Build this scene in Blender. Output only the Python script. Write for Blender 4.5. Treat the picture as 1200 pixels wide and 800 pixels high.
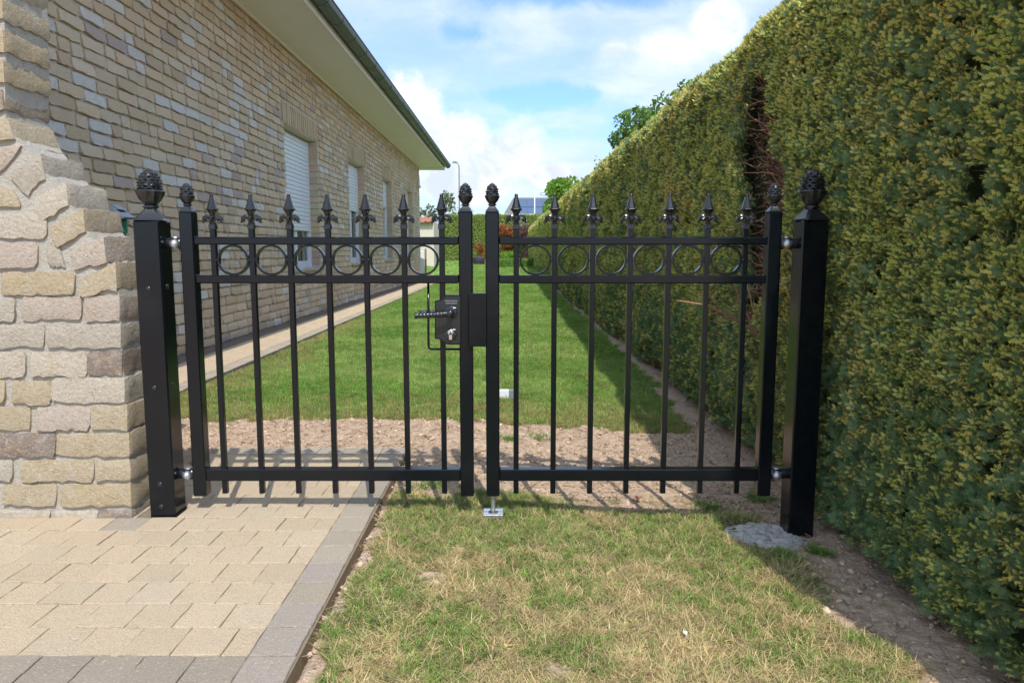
import bpy, math, random
import numpy as np
from math import sin, cos, pi, radians, sqrt
from mathutils import Vector, Matrix, Quaternion

# ------------------------------------------------------------------ clean
for o in list(bpy.data.objects): bpy.data.objects.remove(o)
S = bpy.context.scene
C = S.collection
random.seed(7); RNG = np.random.default_rng(7)

# ------------------------------------------------------------------ camera
EYE = .8; FPX = 868.0; PIT = math.atan(106/868)
cam = bpy.data.cameras.new('camera'); co = bpy.data.objects.new('camera', cam); C.objects.link(co)
co.location = (0, 0, EYE); co.rotation_euler = (pi/2-PIT, 0, 0)
cam.sensor_width = 36; cam.lens = 36*FPX/1200; cam.clip_start = .05; cam.clip_end = 6000
S.camera = co
S.render.resolution_x = 1024; S.render.resolution_y = 682
# ------------------------------------------------------------------ exposure
S.view_settings.view_transform = 'Standard'; S.view_settings.look = 'None'
S.view_settings.exposure = 0.98; S.view_settings.gamma = 1
S.render.engine = 'CYCLES'
# ------------------------------------------------------------------ sun
SUN_EL = radians(52); SUN_AZ = radians(13.4)      # sun stands behind the camera, a little to its right
sdir = Vector((sin(SUN_AZ)*cos(SUN_EL), -cos(SUN_AZ)*cos(SUN_EL), sin(SUN_EL)))
sl = bpy.data.lights.new('sun', 'SUN'); so = bpy.data.objects.new('sun', sl); C.objects.link(so)
sl.energy = 2.1; sl.angle = radians(.6); sl.color = (1, .95, .87)
so.rotation_euler = sdir.to_track_quat('Z', 'Y').to_euler(); so.location = (3, -8, 12)

# ------------------------------------------------------------------ node helpers
class NT:
    def __init__(s, tree): s.t = tree; s.n = tree.nodes; s.l = tree.links
    def new(s, typ, **kw):
        n = s.n.new(typ)
        for k, v in kw.items(): setattr(n, k, v)
        return n
    def put(s, sock, v):
        if hasattr(v, 'is_output') or hasattr(v, 'links'): s.l.new(v, sock)
        elif isinstance(v, (tuple, list)) and len(v) == 3 and sock.type == 'RGBA': sock.default_value = (*v, 1)
        else: sock.default_value = v
    def math(s, op, a, b=None, c=None, clamp=False):
        n = s.new('ShaderNodeMath', operation=op); n.use_clamp = clamp
        s.put(n.inputs[0], a)
        if b is not None: s.put(n.inputs[1], b)
        if c is not None: s.put(n.inputs[2], c)
        return n.outputs[0]
    def vm(s, op, a, b=None, out=0):
        n = s.new('ShaderNodeVectorMath', operation=op); s.put(n.inputs[0], a)
        if b is not None:
            if op == 'SCALE': s.put(n.inputs[3], b)
            else: s.put(n.inputs[1], b)
        return n.outputs[out]
    def noise(s, vec, scale, detail=4, rough=.55, dist=0, out=0):
        n = s.new('ShaderNodeTexNoise'); n.noise_dimensions = '3D'
        if vec is not None: s.put(n.inputs['Vector'], vec)
        n.inputs['Scale'].default_value = scale; n.inputs['Detail'].default_value = detail
        n.inputs['Roughness'].default_value = rough; n.inputs['Distortion'].default_value = dist
        return n.outputs[out]
    def vor(s, vec, scale, feature='F1', out='Distance'):
        n = s.new('ShaderNodeTexVoronoi', feature=feature); s.put(n.inputs['Vector'], vec)
        n.inputs['Scale'].default_value = scale; return n.outputs[out]
    def mix(s, f, a, b, mode='MIX'):
        n = s.new('ShaderNodeMix', data_type='RGBA', blend_type=mode)
        s.put(n.inputs[0], f); s.put(n.inputs[6], a); s.put(n.inputs[7], b); return n.outputs[2]
    def ss(s, v, lo, hi, a=0., b=1.):
        n = s.new('ShaderNodeMapRange', interpolation_type='SMOOTHSTEP'); s.put(n.inputs[0], v)
        n.inputs[1].default_value = lo; n.inputs[2].default_value = hi
        n.inputs[3].default_value = a; n.inputs[4].default_value = b; return n.outputs[0]
    def bump(s, h, strength=.5, dist=.01, normal=None):
        n = s.new('ShaderNodeBump'); n.inputs['Strength'].default_value = strength
        n.inputs['Distance'].default_value = dist; s.put(n.inputs['Height'], h)
        if normal is not None: s.put(n.inputs['Normal'], normal)
        return n.outputs[0]
    def pos(s): return s.new('ShaderNodeNewGeometry').outputs['Position']
    def attr(s, name, typ='GEOMETRY', out='Color'):
        n = s.new('ShaderNodeAttribute', attribute_type=typ, attribute_name=name); return n.outputs[out]

# ------------------------------------------------------------------ sky
w = bpy.data.worlds.new('World'); S.world = w; w.use_nodes = True
N = NT(w.node_tree); N.n.clear()
sky = N.new('ShaderNodeTexSky', sky_type='NISHITA'); sky.sun_disc = False
sky.sun_elevation = SUN_EL; sky.sun_rotation = math.atan2(sdir.x, sdir.y)
sky.air_density = 1.0; sky.dust_density = 1.2; sky.ozone_density = 1.2
dirv = N.vm('NORMALIZE', N.new('ShaderNodeTexCoord').outputs['Generated'])
sep = N.new('ShaderNodeSeparateXYZ'); N.put(sep.inputs[0], dirv)
zc = N.math('ADD', N.math('MAXIMUM', sep.outputs[2], 0.), .16)
cmb = N.new('ShaderNodeCombineXYZ'); N.put(cmb.inputs[0], N.math('DIVIDE', sep.outputs[0], zc))
N.put(cmb.inputs[1], N.math('MULTIPLY', N.math('DIVIDE', sep.outputs[1], zc), 1.0)); cmb.inputs[2].default_value = 4.3
n1 = N.noise(cmb.outputs[0], .85, 6, .58, .5)
n2 = N.noise(cmb.outputs[0], 3.2, 5, .6, .3)
veil = N.ss(N.math('ADD', n1, N.math('MULTIPLY', N.math('SUBTRACT', n2, .5), .25)), .34, .62)
def sph(az, el):
    a, e = radians(az), radians(el); return (sin(a)*cos(e), cos(a)*cos(e), sin(e))
def blob(az, el, wa, we, amp=.9, fs=9, soft=.3):
    c = sph(az, el)
    v = N.vm('SUBTRACT', dirv, c)
    sc = N.vm('MULTIPLY', v, (1/math.sin(radians(wa)), 1/math.sin(radians(max(wa, 5))), 1/math.sin(radians(we))))
    ln = N.vm('LENGTH', sc, out=1)
    f = N.noise(dirv, fs, 8, .6, .2)
    m = N.math('ADD', N.math('SUBTRACT', 1., ln), N.math('MULTIPLY', N.math('SUBTRACT', f, .5), amp*2.4))
    return N.ss(m, .0, soft)
# thin gaps of blue between the veils
gap = None
for a in [(6, 18.6, 9, 2.2, .9, 8, .6), (.5, 11.4, 6.5, 1.0, 1.3, 13, .7), (8.5, 8.5, 3, 3, .8, 7, .8), (13.5, 19.5, 4.5, 2.6, .8, 7, .6), (-3.5, 15.5, 2.2, .9, 1.3, 13, 1.1),
          (-60, 35, 22, 14, .9, 3, .6), (75, 40, 26, 16, .9, 3, .6), (160, 50, 30, 18, .9, 3, .6)]:
    b = blob(*a); gap = b if gap is None else N.math('MAXIMUM', gap, b)
veil = N.math('MULTIPLY', veil, N.math('SUBTRACT', 1., N.math('MULTIPLY', gap, .95)))
veil = N.math('ADD', N.math('MULTIPLY', veil, .5), N.math('SUBTRACT', .40, N.math('MULTIPLY', gap, .34)), clamp=True)
cum = None
for a in [(-7.6, 9.0, 3.3, 4.3, .5, 16, .3), (-3.5, 6.5, 5.0, 3.8, .55, 15), (0, 7.5, 3.9, 2.7, .6, 15, .6), (11.8, 14.2, 4.6, 1.9, .75, 15, .9), (14.8, 15.6, 2.3, 2.1, .6, 16, .5), (7.5, 14.5, 1.6, .8, .7, 15, .9),
          (2.8, 5.6, 2.2, 1.1, .5, 15), (-14, 5, 6, 3, .5, 10), (30, 9, 8, 4, .5, 9), (-40, 12, 12, 5, .5, 7), (110, 16, 18, 7, .5, 6), (-120, 18, 20, 8, .5, 6)]:
    b = blob(*a); cum = b if cum is None else N.math('MAXIMUM', cum, b)
cs = N.noise(dirv, 16, 6, .6, .4)
cumc = N.mix(N.ss(N.math('ADD', cs, N.math('MULTIPLY', sep.outputs[2], -.6)), .33, .56), (6.1, 6.2, 6.3), (4.2, 4.6, 5.15))
veilc = N.mix(N.ss(n2, .3, .7), (3.85, 4.7, 5.95), (5.0, 5.5, 6.25))
skyc = N.mix(1., sky.outputs[0], (.80, 1.06, 1.42), 'MULTIPLY')
c1 = N.mix(veil, skyc, veilc)
c2 = N.mix(N.math('MULTIPLY', cum, .88), c1, cumc)
bg = N.new('ShaderNodeBackground'); N.put(bg.inputs[0], c2); bg.inputs[1].default_value = .097
wo = N.new('ShaderNodeOutputWorld'); N.l.new(bg.outputs[0], wo.inputs[0])

# ------------------------------------------------------------------ materials
def mat(name, fn, rough=.8, spec=.35, metallic=0., **kw):
    m = bpy.data.materials.new(name); m.use_nodes = True
    t = NT(m.node_tree); t.n.clear()
    out = t.new('ShaderNodeOutputMaterial')
    p = t.new('ShaderNodeBsdfPrincipled'); p.inputs['Roughness'].default_value = rough
    p.inputs['Specular IOR Level'].default_value = spec; p.inputs['Metallic'].default_value = metallic
    r = fn(t, p)
    if isinstance(r, dict):
        if 'color' in r: t.put(p.inputs['Base Color'], r['color'])
        if 'normal' in r: t.put(p.inputs['Normal'], r['normal'])
        if 'rough' in r: t.put(p.inputs['Roughness'], r['rough'])
    if kw.get('coat'): p.inputs['Coat Weight'].default_value = kw['coat']; p.inputs['Coat Roughness'].default_value = .08
    if kw.get('translucent'):
        tr = t.new('ShaderNodeBsdfTranslucent'); t.put(tr.inputs[0], r.get('tcolor', r['color']))
        mx = t.new('ShaderNodeMixShader'); mx.inputs[0].default_value = kw['translucent']
        t.l.new(p.outputs[0], mx.inputs[1]); t.l.new(tr.outputs[0], mx.inputs[2]); t.l.new(mx.outputs[0], out.inputs[0])
    else: t.l.new(p.outputs[0], out.inputs[0])
    return m
def flat(name, col, rough=.6, spec=.4, var=.08, scale=20, bump=0, metallic=0., coat=0):
    def f(t, p):
        P = t.pos(); n = t.noise(P, scale, 5, .6)
        r = {'color': t.mix(n, tuple(c*(1-var) for c in col), tuple(min(1, c*(1+var)) for c in col))}
        if bump: r['normal'] = t.bump(t.noise(P, scale*6, 4, .7), .4, bump)
        return r
    return mat(name, f, rough, spec, metallic, coat=coat)

def f_black(t, p):
    P = t.pos(); n = t.noise(P, 7, 5, .6); d = t.noise(P, 60, 4, .7)
    dust = t.ss(n, .52, .8)
    return {'color': t.mix(dust, (.004, .006, .009), (.008, .010, .014)), 'rough': t.math('ADD', t.math('MULTIPLY', n, .14), .09),
            'normal': t.bump(t.noise(P, 25, 3, .5), .12, .002)}
M_black = mat('black_gloss_paint', f_black, .2, .38)
def f_cast(t, p):
    P = t.pos()
    return {'color': (.016, .018, .021), 'normal': t.bump(t.noise(P, 350, 3, .6), .3, .0006)}
M_cast = mat('black_cast_iron', f_cast, .2, .6)
M_zinc = flat('galvanised_steel', (.52, .53, .55), .38, .5, .2, 120, .0006, metallic=.85)
M_brass = flat('nickel_cylinder', (.62, .6, .54), .35, .5, .1, 200, 0, metallic=.8)

def f_brick(t, p):
    P = t.pos(); tone = t.attr('tone')
    blot = t.noise(P, 26, 5, .65); fine = t.noise(P, 240, 4, .7); mid = t.noise(P, 75, 4, .6)
    c = t.mix(t.math('MULTIPLY', t.ss(blot, .46, .7), .5), tone, (.55, .50, .43))
    c = t.mix(t.math('MULTIPLY', t.ss(t.noise(P, 17, 4, .6, 1.), .56, .68), .42), c, (.50, .37, .19))
    c = t.mix(t.math('MULTIPLY', t.ss(t.noise(P, 33, 5, .7, .5), .6, .7), .5), c, (.62, .6, .55))
    c = t.mix(t.math('MULTIPLY', t.ss(fine, .60, .72), .3), c, (.13, .1, .075))
    c = t.mix(t.math('MULTIPLY', mid, .25), c, (.3, .25, .18), 'MULTIPLY')
    h = t.math('ADD', t.math('MULTIPLY', mid, .8), t.math('MULTIPLY', fine, .35))
    h = t.math('SUBTRACT', h, t.math('MULTIPLY', t.ss(t.vor(P, 150), .0, .22, 1, 0), .25))
    c = t.mix(t.math('MULTIPLY', t.ss(t.noise(P, 110, 4, .7), .50, .66), .38), c, (.25, .19, .13))
    c = t.mix(t.math('MULTIPLY', t.ss(t.noise(P, 140, 4, .7, .6), .55, .66), .4), c, (.68, .63, .55))
    h = t.math('ADD', h, t.math('MULTIPLY', t.noise(P, 130, 5, .75), .9))
    return {'color': c, 'normal': t.bump(h, 1., .0065)}
M_brick = mat('hand_formed_brick', f_brick, .9, .2)
def f_wbrick(t, p):
    P = t.pos(); tone = t.attr('tone')
    blot = t.noise(P, 12, 4, .65); mid = t.noise(P, 40, 4, .6)
    c = t.mix(t.math('MULTIPLY', t.ss(blot, .48, .75), .4), tone, (.55, .51, .44))
    c = t.mix(t.math('MULTIPLY', t.ss(mid, .55, .75), .3), c, (.32, .25, .16))
    c = t.mix(t.math('MULTIPLY', t.ss(t.noise(P, 95, 4, .7), .5, .66), .3), c, (.27, .21, .14))
    return {'color': c, 'normal': t.bump(t.noise(P, 90, 4, .7), .9, .009)}
M_wbrick = mat('facade_brick', f_wbrick, .9, .2)
def f_mortar(t, p):
    P = t.pos(); a = t.noise(P, 30, 4, .6); b = t.noise(P, 260, 4, .75)
    c = t.mix(a, (.54, .49, .41), (.68, .64, .56)); c = t.mix(t.math('MULTIPLY', t.ss(b, .56, .7), .3), c, (.3, .26, .2))
    return {'color': c, 'normal': t.bump(t.math('ADD', t.math('MULTIPLY', a, .8), t.math('ADD', t.math('MULTIPLY', b, .6), t.math('MULTIPLY', t.noise(P, 90, 5, .75), 1.2))), 1., .009)}
M_mortar = mat('cream_mortar', f_mortar, .95, .15)
M_wmortar = mat('facade_mortar', lambda t, p: {'color': t.mix(t.noise(t.pos(), 9, 4, .6), (.52, .45, .37), (.66, .58, .49)), 'normal': t.bump(t.noise(t.pos(), 70, 4, .6), .5, .004)}, .95, .15)

def f_paver(t, p):
    P = t.pos(); tone = t.attr('tone')
    g = t.noise(P, 260, 4, .8); g2 = t.noise(P, 130, 4, .75); m = t.noise(P, 35, 4, .6); big = t.noise(P, 5, 3, .6)
    c = t.mix(t.math('MULTIPLY', t.ss(g, .50, .62), .42), tone, (.25, .19, .125))
    c = t.mix(t.math('MULTIPLY', t.ss(g2, .30, .44, 1, 0), .5), c, (.78, .71, .58))
    c = t.mix(t.math('MULTIPLY', t.ss(g2, .57, .66), .35), c, (.30, .235, .165))
    c = t.mix(t.math('MULTIPLY', t.ss(m, .5, .8), .3), c, (.38, .32, .24))
    c = t.mix(t.math('MULTIPLY', t.ss(big, .5, .75), .22), c, (.46, .40, .32))
    return {'color': c, 'normal': t.bump(t.math('ADD', t.math('ADD', g, g2), t.math('MULTIPLY', m, .6)), .8, .004)}
M_paver = mat('concrete_paver', f_paver, .9, .2)

def f_ground(t, p):
    P = t.pos(); soil = t.attr('soil', out='Fac')
    a = t.noise(P, 3.0, 5, .6); b = t.noise(P, 28, 5, .65); f = t.noise(P, 160, 5, .75); v = t.vor(P, 85)
    s = t.mix(t.ss(b, .35, .7), (.45, .325, .23), (.60, .455, .34))
    s = t.mix(t.math('MULTIPLY', t.ss(f, .55, .68), .6), s, (.17, .11, .07))
    s = t.mix(t.math('MULTIPLY', t.ss(v, .0, .25, 1, 0), .3), s, (.52, .41, .31))
    st = t.vm('MULTIPLY', P, (1, 1, 1))
    g = t.mix(t.ss(t.noise(P, 90, 5, .7), .35, .65), (.085, .10, .025), (.27, .21, .095))
    g = t.mix(t.ss(a, .4, .65), g, (.13, .17, .05))
    sp = t.new('ShaderNodeSeparateXYZ'); t.put(sp.inputs[0], P)
    far = t.ss(sp.outputs[1], 5., 14.)
    fg = t.mix(t.ss(t.noise(P, 1.6, 6, .7), .35, .65), (.17, .31, .06), (.25, .37, .10))
    fg = t.mix(t.math('MULTIPLY', t.ss(t.noise(P, 45, 5, .8), .5, .7), .4), fg, (.07, .13, .025))
    g = t.mix(far, g, fg)
    k = t.math('ADD', soil, t.math('MULTIPLY', t.math('SUBTRACT', b, .5), .6))
    c = t.mix(t.ss(k, .35, .6), g, s)
    h = t.math('ADD', t.math('MULTIPLY', b, 1.), t.math('ADD', t.math('MULTIPLY', f, .4), t.math('MULTIPLY', v, -.4)))
    return {'color': c, 'normal': t.bump(h, .9, .012)}
M_ground = mat('soil_and_turf', f_ground, .97, .1)

def f_blade(t, p):
    tone = t.attr('tone', 'INSTANCER'); P = t.pos()
    c = t.mix(t.noise(P, 120, 2, .5), t.vm('SCALE', tone, .72), t.vm('SCALE', tone, 1.25))
    return {'color': c}
M_blade = mat('grass_blades', f_blade, .55, .3, translucent=.32)
def f_needle(t, p):
    tone = t.attr('tone', 'INSTANCER', 'Fac'); r = t.new('ShaderNodeObjectInfo').outputs['Random']
    c = t.mix(r, (.10, .215, .105), (.19, .33, .15)); 
    c = t.mix(t.math('MULTIPLY', t.noise(t.pos(), 1.7, 3, .5), .5), c, (.17, .26, .08))
    return {'color': c}
M_needle = mat('yew_needles', f_needle, .36, .5, translucent=.2)
def f_tip(t, p):
    r = t.new('ShaderNodeObjectInfo').outputs['Random']; z = t.noise(t.pos(), 2.3, 4, .6)
    c = t.mix(r, (.58, .66, .15), (.88, .80, .22)); c = t.mix(t.ss(z, .45, .7), c, (.86, .68, .21))
    return {'color': c}
M_tip = mat('yew_new_shoots', f_tip, .45, .4, translucent=.3)
M_twig = flat('yew_twigs', (.36, .20, .135), .8, .2, .4, 60)
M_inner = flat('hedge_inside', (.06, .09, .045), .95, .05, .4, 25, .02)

M_soffit = flat('painted_soffit', (.80, .775, .755), .6, .3, .05, 3)
M_gutter = flat('green_gutter', (.055, .082, .085), .42, .5, .25, 9)
M_white = flat('white_plastic', (.74, .76, .78), .4, .45, .04, 8)
M_slat = flat('white_roller_shutter', (.74, .77, .81), .45, .4, .04, 6)
M_curtain = flat('white_curtain', (.6, .6, .58), .9, .1, .1, 10)
M_dark = flat('dark_interior', (.03, .03, .035), .8, .2)
def f_roof(t, p):
    P = t.pos(); return {'color': t.mix(t.noise(P, 7, 4, .6), (.30, .12, .07), (.44, .2, .12)), 'normal': t.bump(t.noise(P, 60, 3, .6), .4, .01)}
M_tiles = mat('clay_roof_tiles', f_roof, .8, .3)
M_darktile = flat('dark_roof_tiles', (.07, .07, .075), .7, .3, .2, 12, .01)
M_concrete = flat('rough_concrete', (.43, .42, .42), .95, .15, .3, 40, .004)
M_strip = flat('dark_gravel_strip', (.20, .165, .14), .95, .15, .35, 60, .01)
M_solar = flat('solar_panel', (.075, .12, .21), .18, .6, .1, 5)
M_render = flat('beige_render', (.62, .55, .47), .9, .2, .06, 3)
M_wood = flat('brown_wood', (.33, .18, .09), .7, .3, .25, 20)
M_grey = flat('grey_plastic', (.20, .22, .25), .5, .4)
M_bluegrey = flat('blue_grey_enamel', (.10, .135, .175), .6, .5, .15, 30)
M_green = flat('green_plastic', (.02, .17, .09), .4, .5)
M_bark = flat('tree_bark', (.12, .09, .065), .9, .15, .3, 30, .01)
M_purple = flat('dark_plum_cover', (.045, .035, .055), .6, .3, .3, 10)
def glassmat():
    m = bpy.data.materials.new('window_glass'); m.use_nodes = True; t = NT(m.node_tree); t.n.clear()
    o = t.new('ShaderNodeOutputMaterial'); tr = t.new('ShaderNodeBsdfTransparent'); tr.inputs[0].default_value = (.8, .84, .84, 1)
    g = t.new('ShaderNodeBsdfGlossy'); g.inputs[1].default_value = .02; mx = t.new('ShaderNodeMixShader')
    fr = t.new('ShaderNodeFresnel'); fr.inputs[0].default_value = 1.6; t.l.new(fr.outputs[0], mx.inputs[0])
    t.l.new(tr.outputs[0], mx.inputs[1]); t.l.new(g.outputs[0], mx.inputs[2]); t.l.new(mx.outputs[0], o.inputs[0]); return m
M_glass = glassmat()
def leafmat(name, a, b, tr=.35):
    def f(t, p):
        r = t.attr('tone', out='Fac'); return {'color': t.mix(r, a, b)}
    return mat(name, f, .5, .35, translucent=tr)
M_leaf = leafmat('green_leaves', (.07, .16, .03), (.2, .34, .07))
M_bright = leafmat('bright_spring_leaves', (.13, .28, .03), (.28, .46, .07), .45)
M_olive = leafmat('olive_leaves', (.06, .09, .03), (.17, .20, .08))
M_redleaf = leafmat('orange_red_leaves', (.22, .06, .025), (.42, .17, .06))
M_plum = leafmat('plum_brown_leaves', (.12, .06, .05), (.25, .14, .12))
M_clip = leafmat('clipped_green_leaves', (.13, .20, .035), (.28, .34, .075))
M_box = leafmat('box_leaves', (.08, .18, .025), (.2, .33, .05))
M_pale = leafmat('pale_leaves', (.25, .3, .14), (.45, .47, .3))

# ------------------------------------------------------------------ object helpers
def tag(o, label=None, cat=None, group=None, kind=None):
    if label: o['label'] = label
    if cat: o['category'] = cat
    if group: o['group'] = group
    if kind: o['kind'] = kind
    return o
def empty(name, loc=(0, 0, 0), label=None, cat=None, group=None, kind=None, rz=0):
    o = bpy.data.objects.new(name, None); C.objects.link(o); o.location = loc; o.rotation_euler = (0, 0, rz)
    o.empty_display_size = .1
    return tag(o, label, cat, group, kind)
class MB:
    def __init__(s): s.v = []; s.f = []; s.c = []; s.mi = []; s.col = (.5, .5, .5); s.m = 0
    def vert(s, p): s.v.append(tuple(p)); s.c.append(s.col); return len(s.v)-1
    def face(s, *i): s.f.append(tuple(i)); s.mi.append(s.m)
    def quad(s, a, b, c, d): s.face(*[s.vert(p) for p in (a, b, c, d)])
    def box(s, x0, x1, y0, y1, z0, z1, bev=0):
        if bev <= 0:
            i = [s.vert((x, y, z)) for z in (z0, z1) for y in (y0, y1) for x in (x0, x1)]
            for q in ((0, 2, 3, 1), (4, 5, 7, 6), (0, 1, 5, 4), (2, 6, 7, 3), (0, 4, 6, 2), (1, 3, 7, 5)): s.face(*[i[k] for k in q])
        else:   # bevelled box: 24 verts
            b = bev; X = (x0, x1); Y = (y0, y1); Z = (z0, z1); idx = {}
            for a in (0, 1):
                for bb in (0, 1):
                    for c in (0, 1):
                        sx, sy, sz = (1 if a == 0 else -1), (1 if bb == 0 else -1), (1 if c == 0 else -1)
                        idx[a, bb, c, 'x'] = s.vert((X[a], Y[bb]+sy*b, Z[c]+sz*b))
                        idx[a, bb, c, 'y'] = s.vert((X[a]+sx*b, Y[bb], Z[c]+sz*b))
                        idx[a, bb, c, 'z'] = s.vert((X[a]+sx*b, Y[bb]+sy*b, Z[c]))
            def F(l, flip):
                s.face(*(l[::-1] if flip else l))
            for a in (0, 1): F([idx[a, 0, 0, 'x'], idx[a, 0, 1, 'x'], idx[a, 1, 1, 'x'], idx[a, 1, 0, 'x']], a == 1)
            for a in (0, 1): F([idx[0, a, 0, 'y'], idx[1, a, 0, 'y'], idx[1, a, 1, 'y'], idx[0, a, 1, 'y']], a == 1)
            for a in (0, 1): F([idx[0, 0, a, 'z'], idx[0, 1, a, 'z'], idx[1, 1, a, 'z'], idx[1, 0, a, 'z']], a == 1)
            for a in (0, 1):
                for c in (0, 1):
                    F([idx[a, c, 0, 'x'], idx[a, c, 1, 'x'], idx[a, c, 1, 'y'], idx[a, c, 0, 'y']], (a+c) % 2 == 1)
                    F([idx[a, 0, c, 'x'], idx[a, 1, c, 'x'], idx[a, 1, c, 'z'], idx[a, 0, c, 'z']], (a+c) % 2 == 0)
                    F([idx[0, a, c, 'y'], idx[1, a, c, 'y'], idx[1, a, c, 'z'], idx[0, a, c, 'z']], (a+c) % 2 == 1)
            for a in (0, 1):
                for bb in (0, 1):
                    for c in (0, 1): F([idx[a, bb, c, 'x'], idx[a, bb, c, 'y'], idx[a, bb, c, 'z']], (a+bb+c) % 2 == 1)
    def tube(s, pts, r, n=8, cap=True, flatz=1.):
        pts = [Vector(p) for p in pts]; rings = []
        up = Vector((0, 0, 1)); prev = None
        for k, p in enumerate(pts):
            d = (pts[min(k+1, len(pts)-1)]-pts[max(k-1, 0)]).normalized()
            if prev is None: a = d.orthogonal().normalized() if abs(d.dot(up)) > .95 else d.cross(up).normalized()
            else: a = (prev-d*prev.dot(d)).normalized()
            prev = a; b = d.cross(a); rr = r[k] if isinstance(r, (list, tuple)) else r
            rings.append([s.vert(p+a*cos(2*pi*j/n)*rr+b*sin(2*pi*j/n)*rr*flatz) for j in range(n)])
        for A, B in zip(rings, rings[1:]):
            for j in range(n): s.face(A[j], B[j], B[(j+1) % n], A[(j+1) % n])
        if cap: s.face(*rings[0]); s.face(*rings[-1][::-1])
    def lathe(s, prof, c=(0, 0, 0), n=16, mod=None, sq=None):
        rings = []
        for k, (r, z) in enumerate(prof):
            ring = []
            for j in range(n):
                a = 2*pi*j/n + (pi/n if sq else 0); rr = r*(mod(a, k) if mod else 1)
                ring.append(s.vert((c[0]+cos(a)*rr, c[1]+sin(a)*rr, c[2]+z)))
            rings.append(ring)
        for A, B in zip(rings, rings[1:]):
            for j in range(n): s.face(A[j], A[(j+1) % n], B[(j+1) % n], B[j])
        s.face(*rings[0][::-1]); s.face(*rings[-1])
    def ball(s, c, r, n=12, m=8, sc=(1, 1, 1)):
        rings = []
        for k in range(1, m):
            t = pi*k/m; rings.append([s.vert((c[0]+sc[0]*r*sin(t)*cos(2*pi*j/n), c[1]+sc[1]*r*sin(t)*sin(2*pi*j/n), c[2]-sc[2]*r*cos(t))) for j in range(n)])
        b = s.vert((c[0], c[1], c[2]-r*sc[2])); t_ = s.vert((c[0], c[1], c[2]+r*sc[2]))
        for j in range(n): s.face(b, rings[0][(j+1) % n], rings[0][j]); s.face(t_, rings[-1][j], rings[-1][(j+1) % n])
        for A, B in zip(rings, rings[1:]):
            for j in range(n): s.face(A[j], A[(j+1) % n], B[(j+1) % n], B[j])
    def prism(s, poly, y0, y1, axis='y'):   # poly in (x,z), extruded along y, counter-clockwise seen from -y
        f = (lambda a, b, t: (a, t, b)) if axis == 'y' else ((lambda a, b, t: (t, a, b)) if axis == 'x' else (lambda a, b, t: (a, b, t)))
        A = [s.vert(f(a, b, y0)) for a, b in poly]; B = [s.vert(f(a, b, y1)) for a, b in poly]; n = len(poly)
        s.face(*A); s.face(*B[::-1])
        for j in range(n): s.face(A[j], B[j], B[(j+1) % n], A[(j+1) % n])
    def mesh(s, name, mats, smooth=False, angle=None):
        me = bpy.data.meshes.new(name); me.from_pydata(s.v, [], s.f)
        for m in (mats if isinstance(mats, (list, tuple)) else [mats]): me.materials.append(m)
        if any(s.mi): me.polygons.foreach_set('material_index', s.mi)
        at = me.color_attributes.new('tone', 'FLOAT_COLOR', 'POINT')
        if s.v: at.data.foreach_set('color', np.hstack([np.array(s.c, dtype='f4').reshape(-1, 3), np.ones((len(s.v), 1), 'f4')]).ravel())
        if smooth:
            me.polygons.foreach_set('use_smooth', [True]*len(me.polygons))
            if angle: me.set_sharp_from_angle(angle=radians(angle))
        me.update(); return me
    def build(s, name, mats, parent=None, smooth=False, angle=None, **kw):
        o = bpy.data.objects.new(name, s.mesh(name, mats, smooth, angle)); C.objects.link(o)
        if parent: o.parent = parent
        return tag(o, **kw)
def shared(name, me, parent, loc=(0, 0, 0), rot=(0, 0, 0), sc=(1, 1, 1)):
    o = bpy.data.objects.new(name, me); C.objects.link(o); o.parent = parent; o.location = loc; o.rotation_euler = rot; o.scale = sc; return o

def ray(px, py):
    a = (px-600)/FPX; b = (py-400)/FPX
    return Vector((a, cos(PIT)-b*sin(PIT), -sin(PIT)-b*cos(PIT)))
def onY(px, py, Y): v = ray(px, py); t = Y/v.y; return Vector((v.x*t, Y, EYE+v.z*t))
def onX(px, py, X): v = ray(px, py); t = X/v.x; return Vector((X, v.y*t, EYE+v.z*t))

# value noise in numpy
_T = np.random.default_rng(3).random((256, 256))
def vn(x, y):
    x = np.asarray(x, float); y = np.asarray(y, float)
    xi = np.floor(x).astype(int); yi = np.floor(y).astype(int); fx = x-xi; fy = y-yi
    fx = fx*fx*(3-2*fx); fy = fy*fy*(3-2*fy)
    g = lambda a, b: _T[a & 255, b & 255]
    return (g(xi, yi)*(1-fx)+g(xi+1, yi)*fx)*(1-fy)+(g(xi, yi+1)*(1-fx)+g(xi+1, yi+1)*fx)*fy
def fbm(x, y, o=4):
    s = 0; a = .5; t = 0
    for k in range(o): s = s+a*vn(np.asarray(x)*2**k+17*k, np.asarray(y)*2**k+31*k); t += a; a *= .5
    return s/t
def sst(v, a, b): t = np.clip((np.asarray(v, float)-a)/(b-a), 0, 1); return t*t*(3-2*t)

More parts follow.
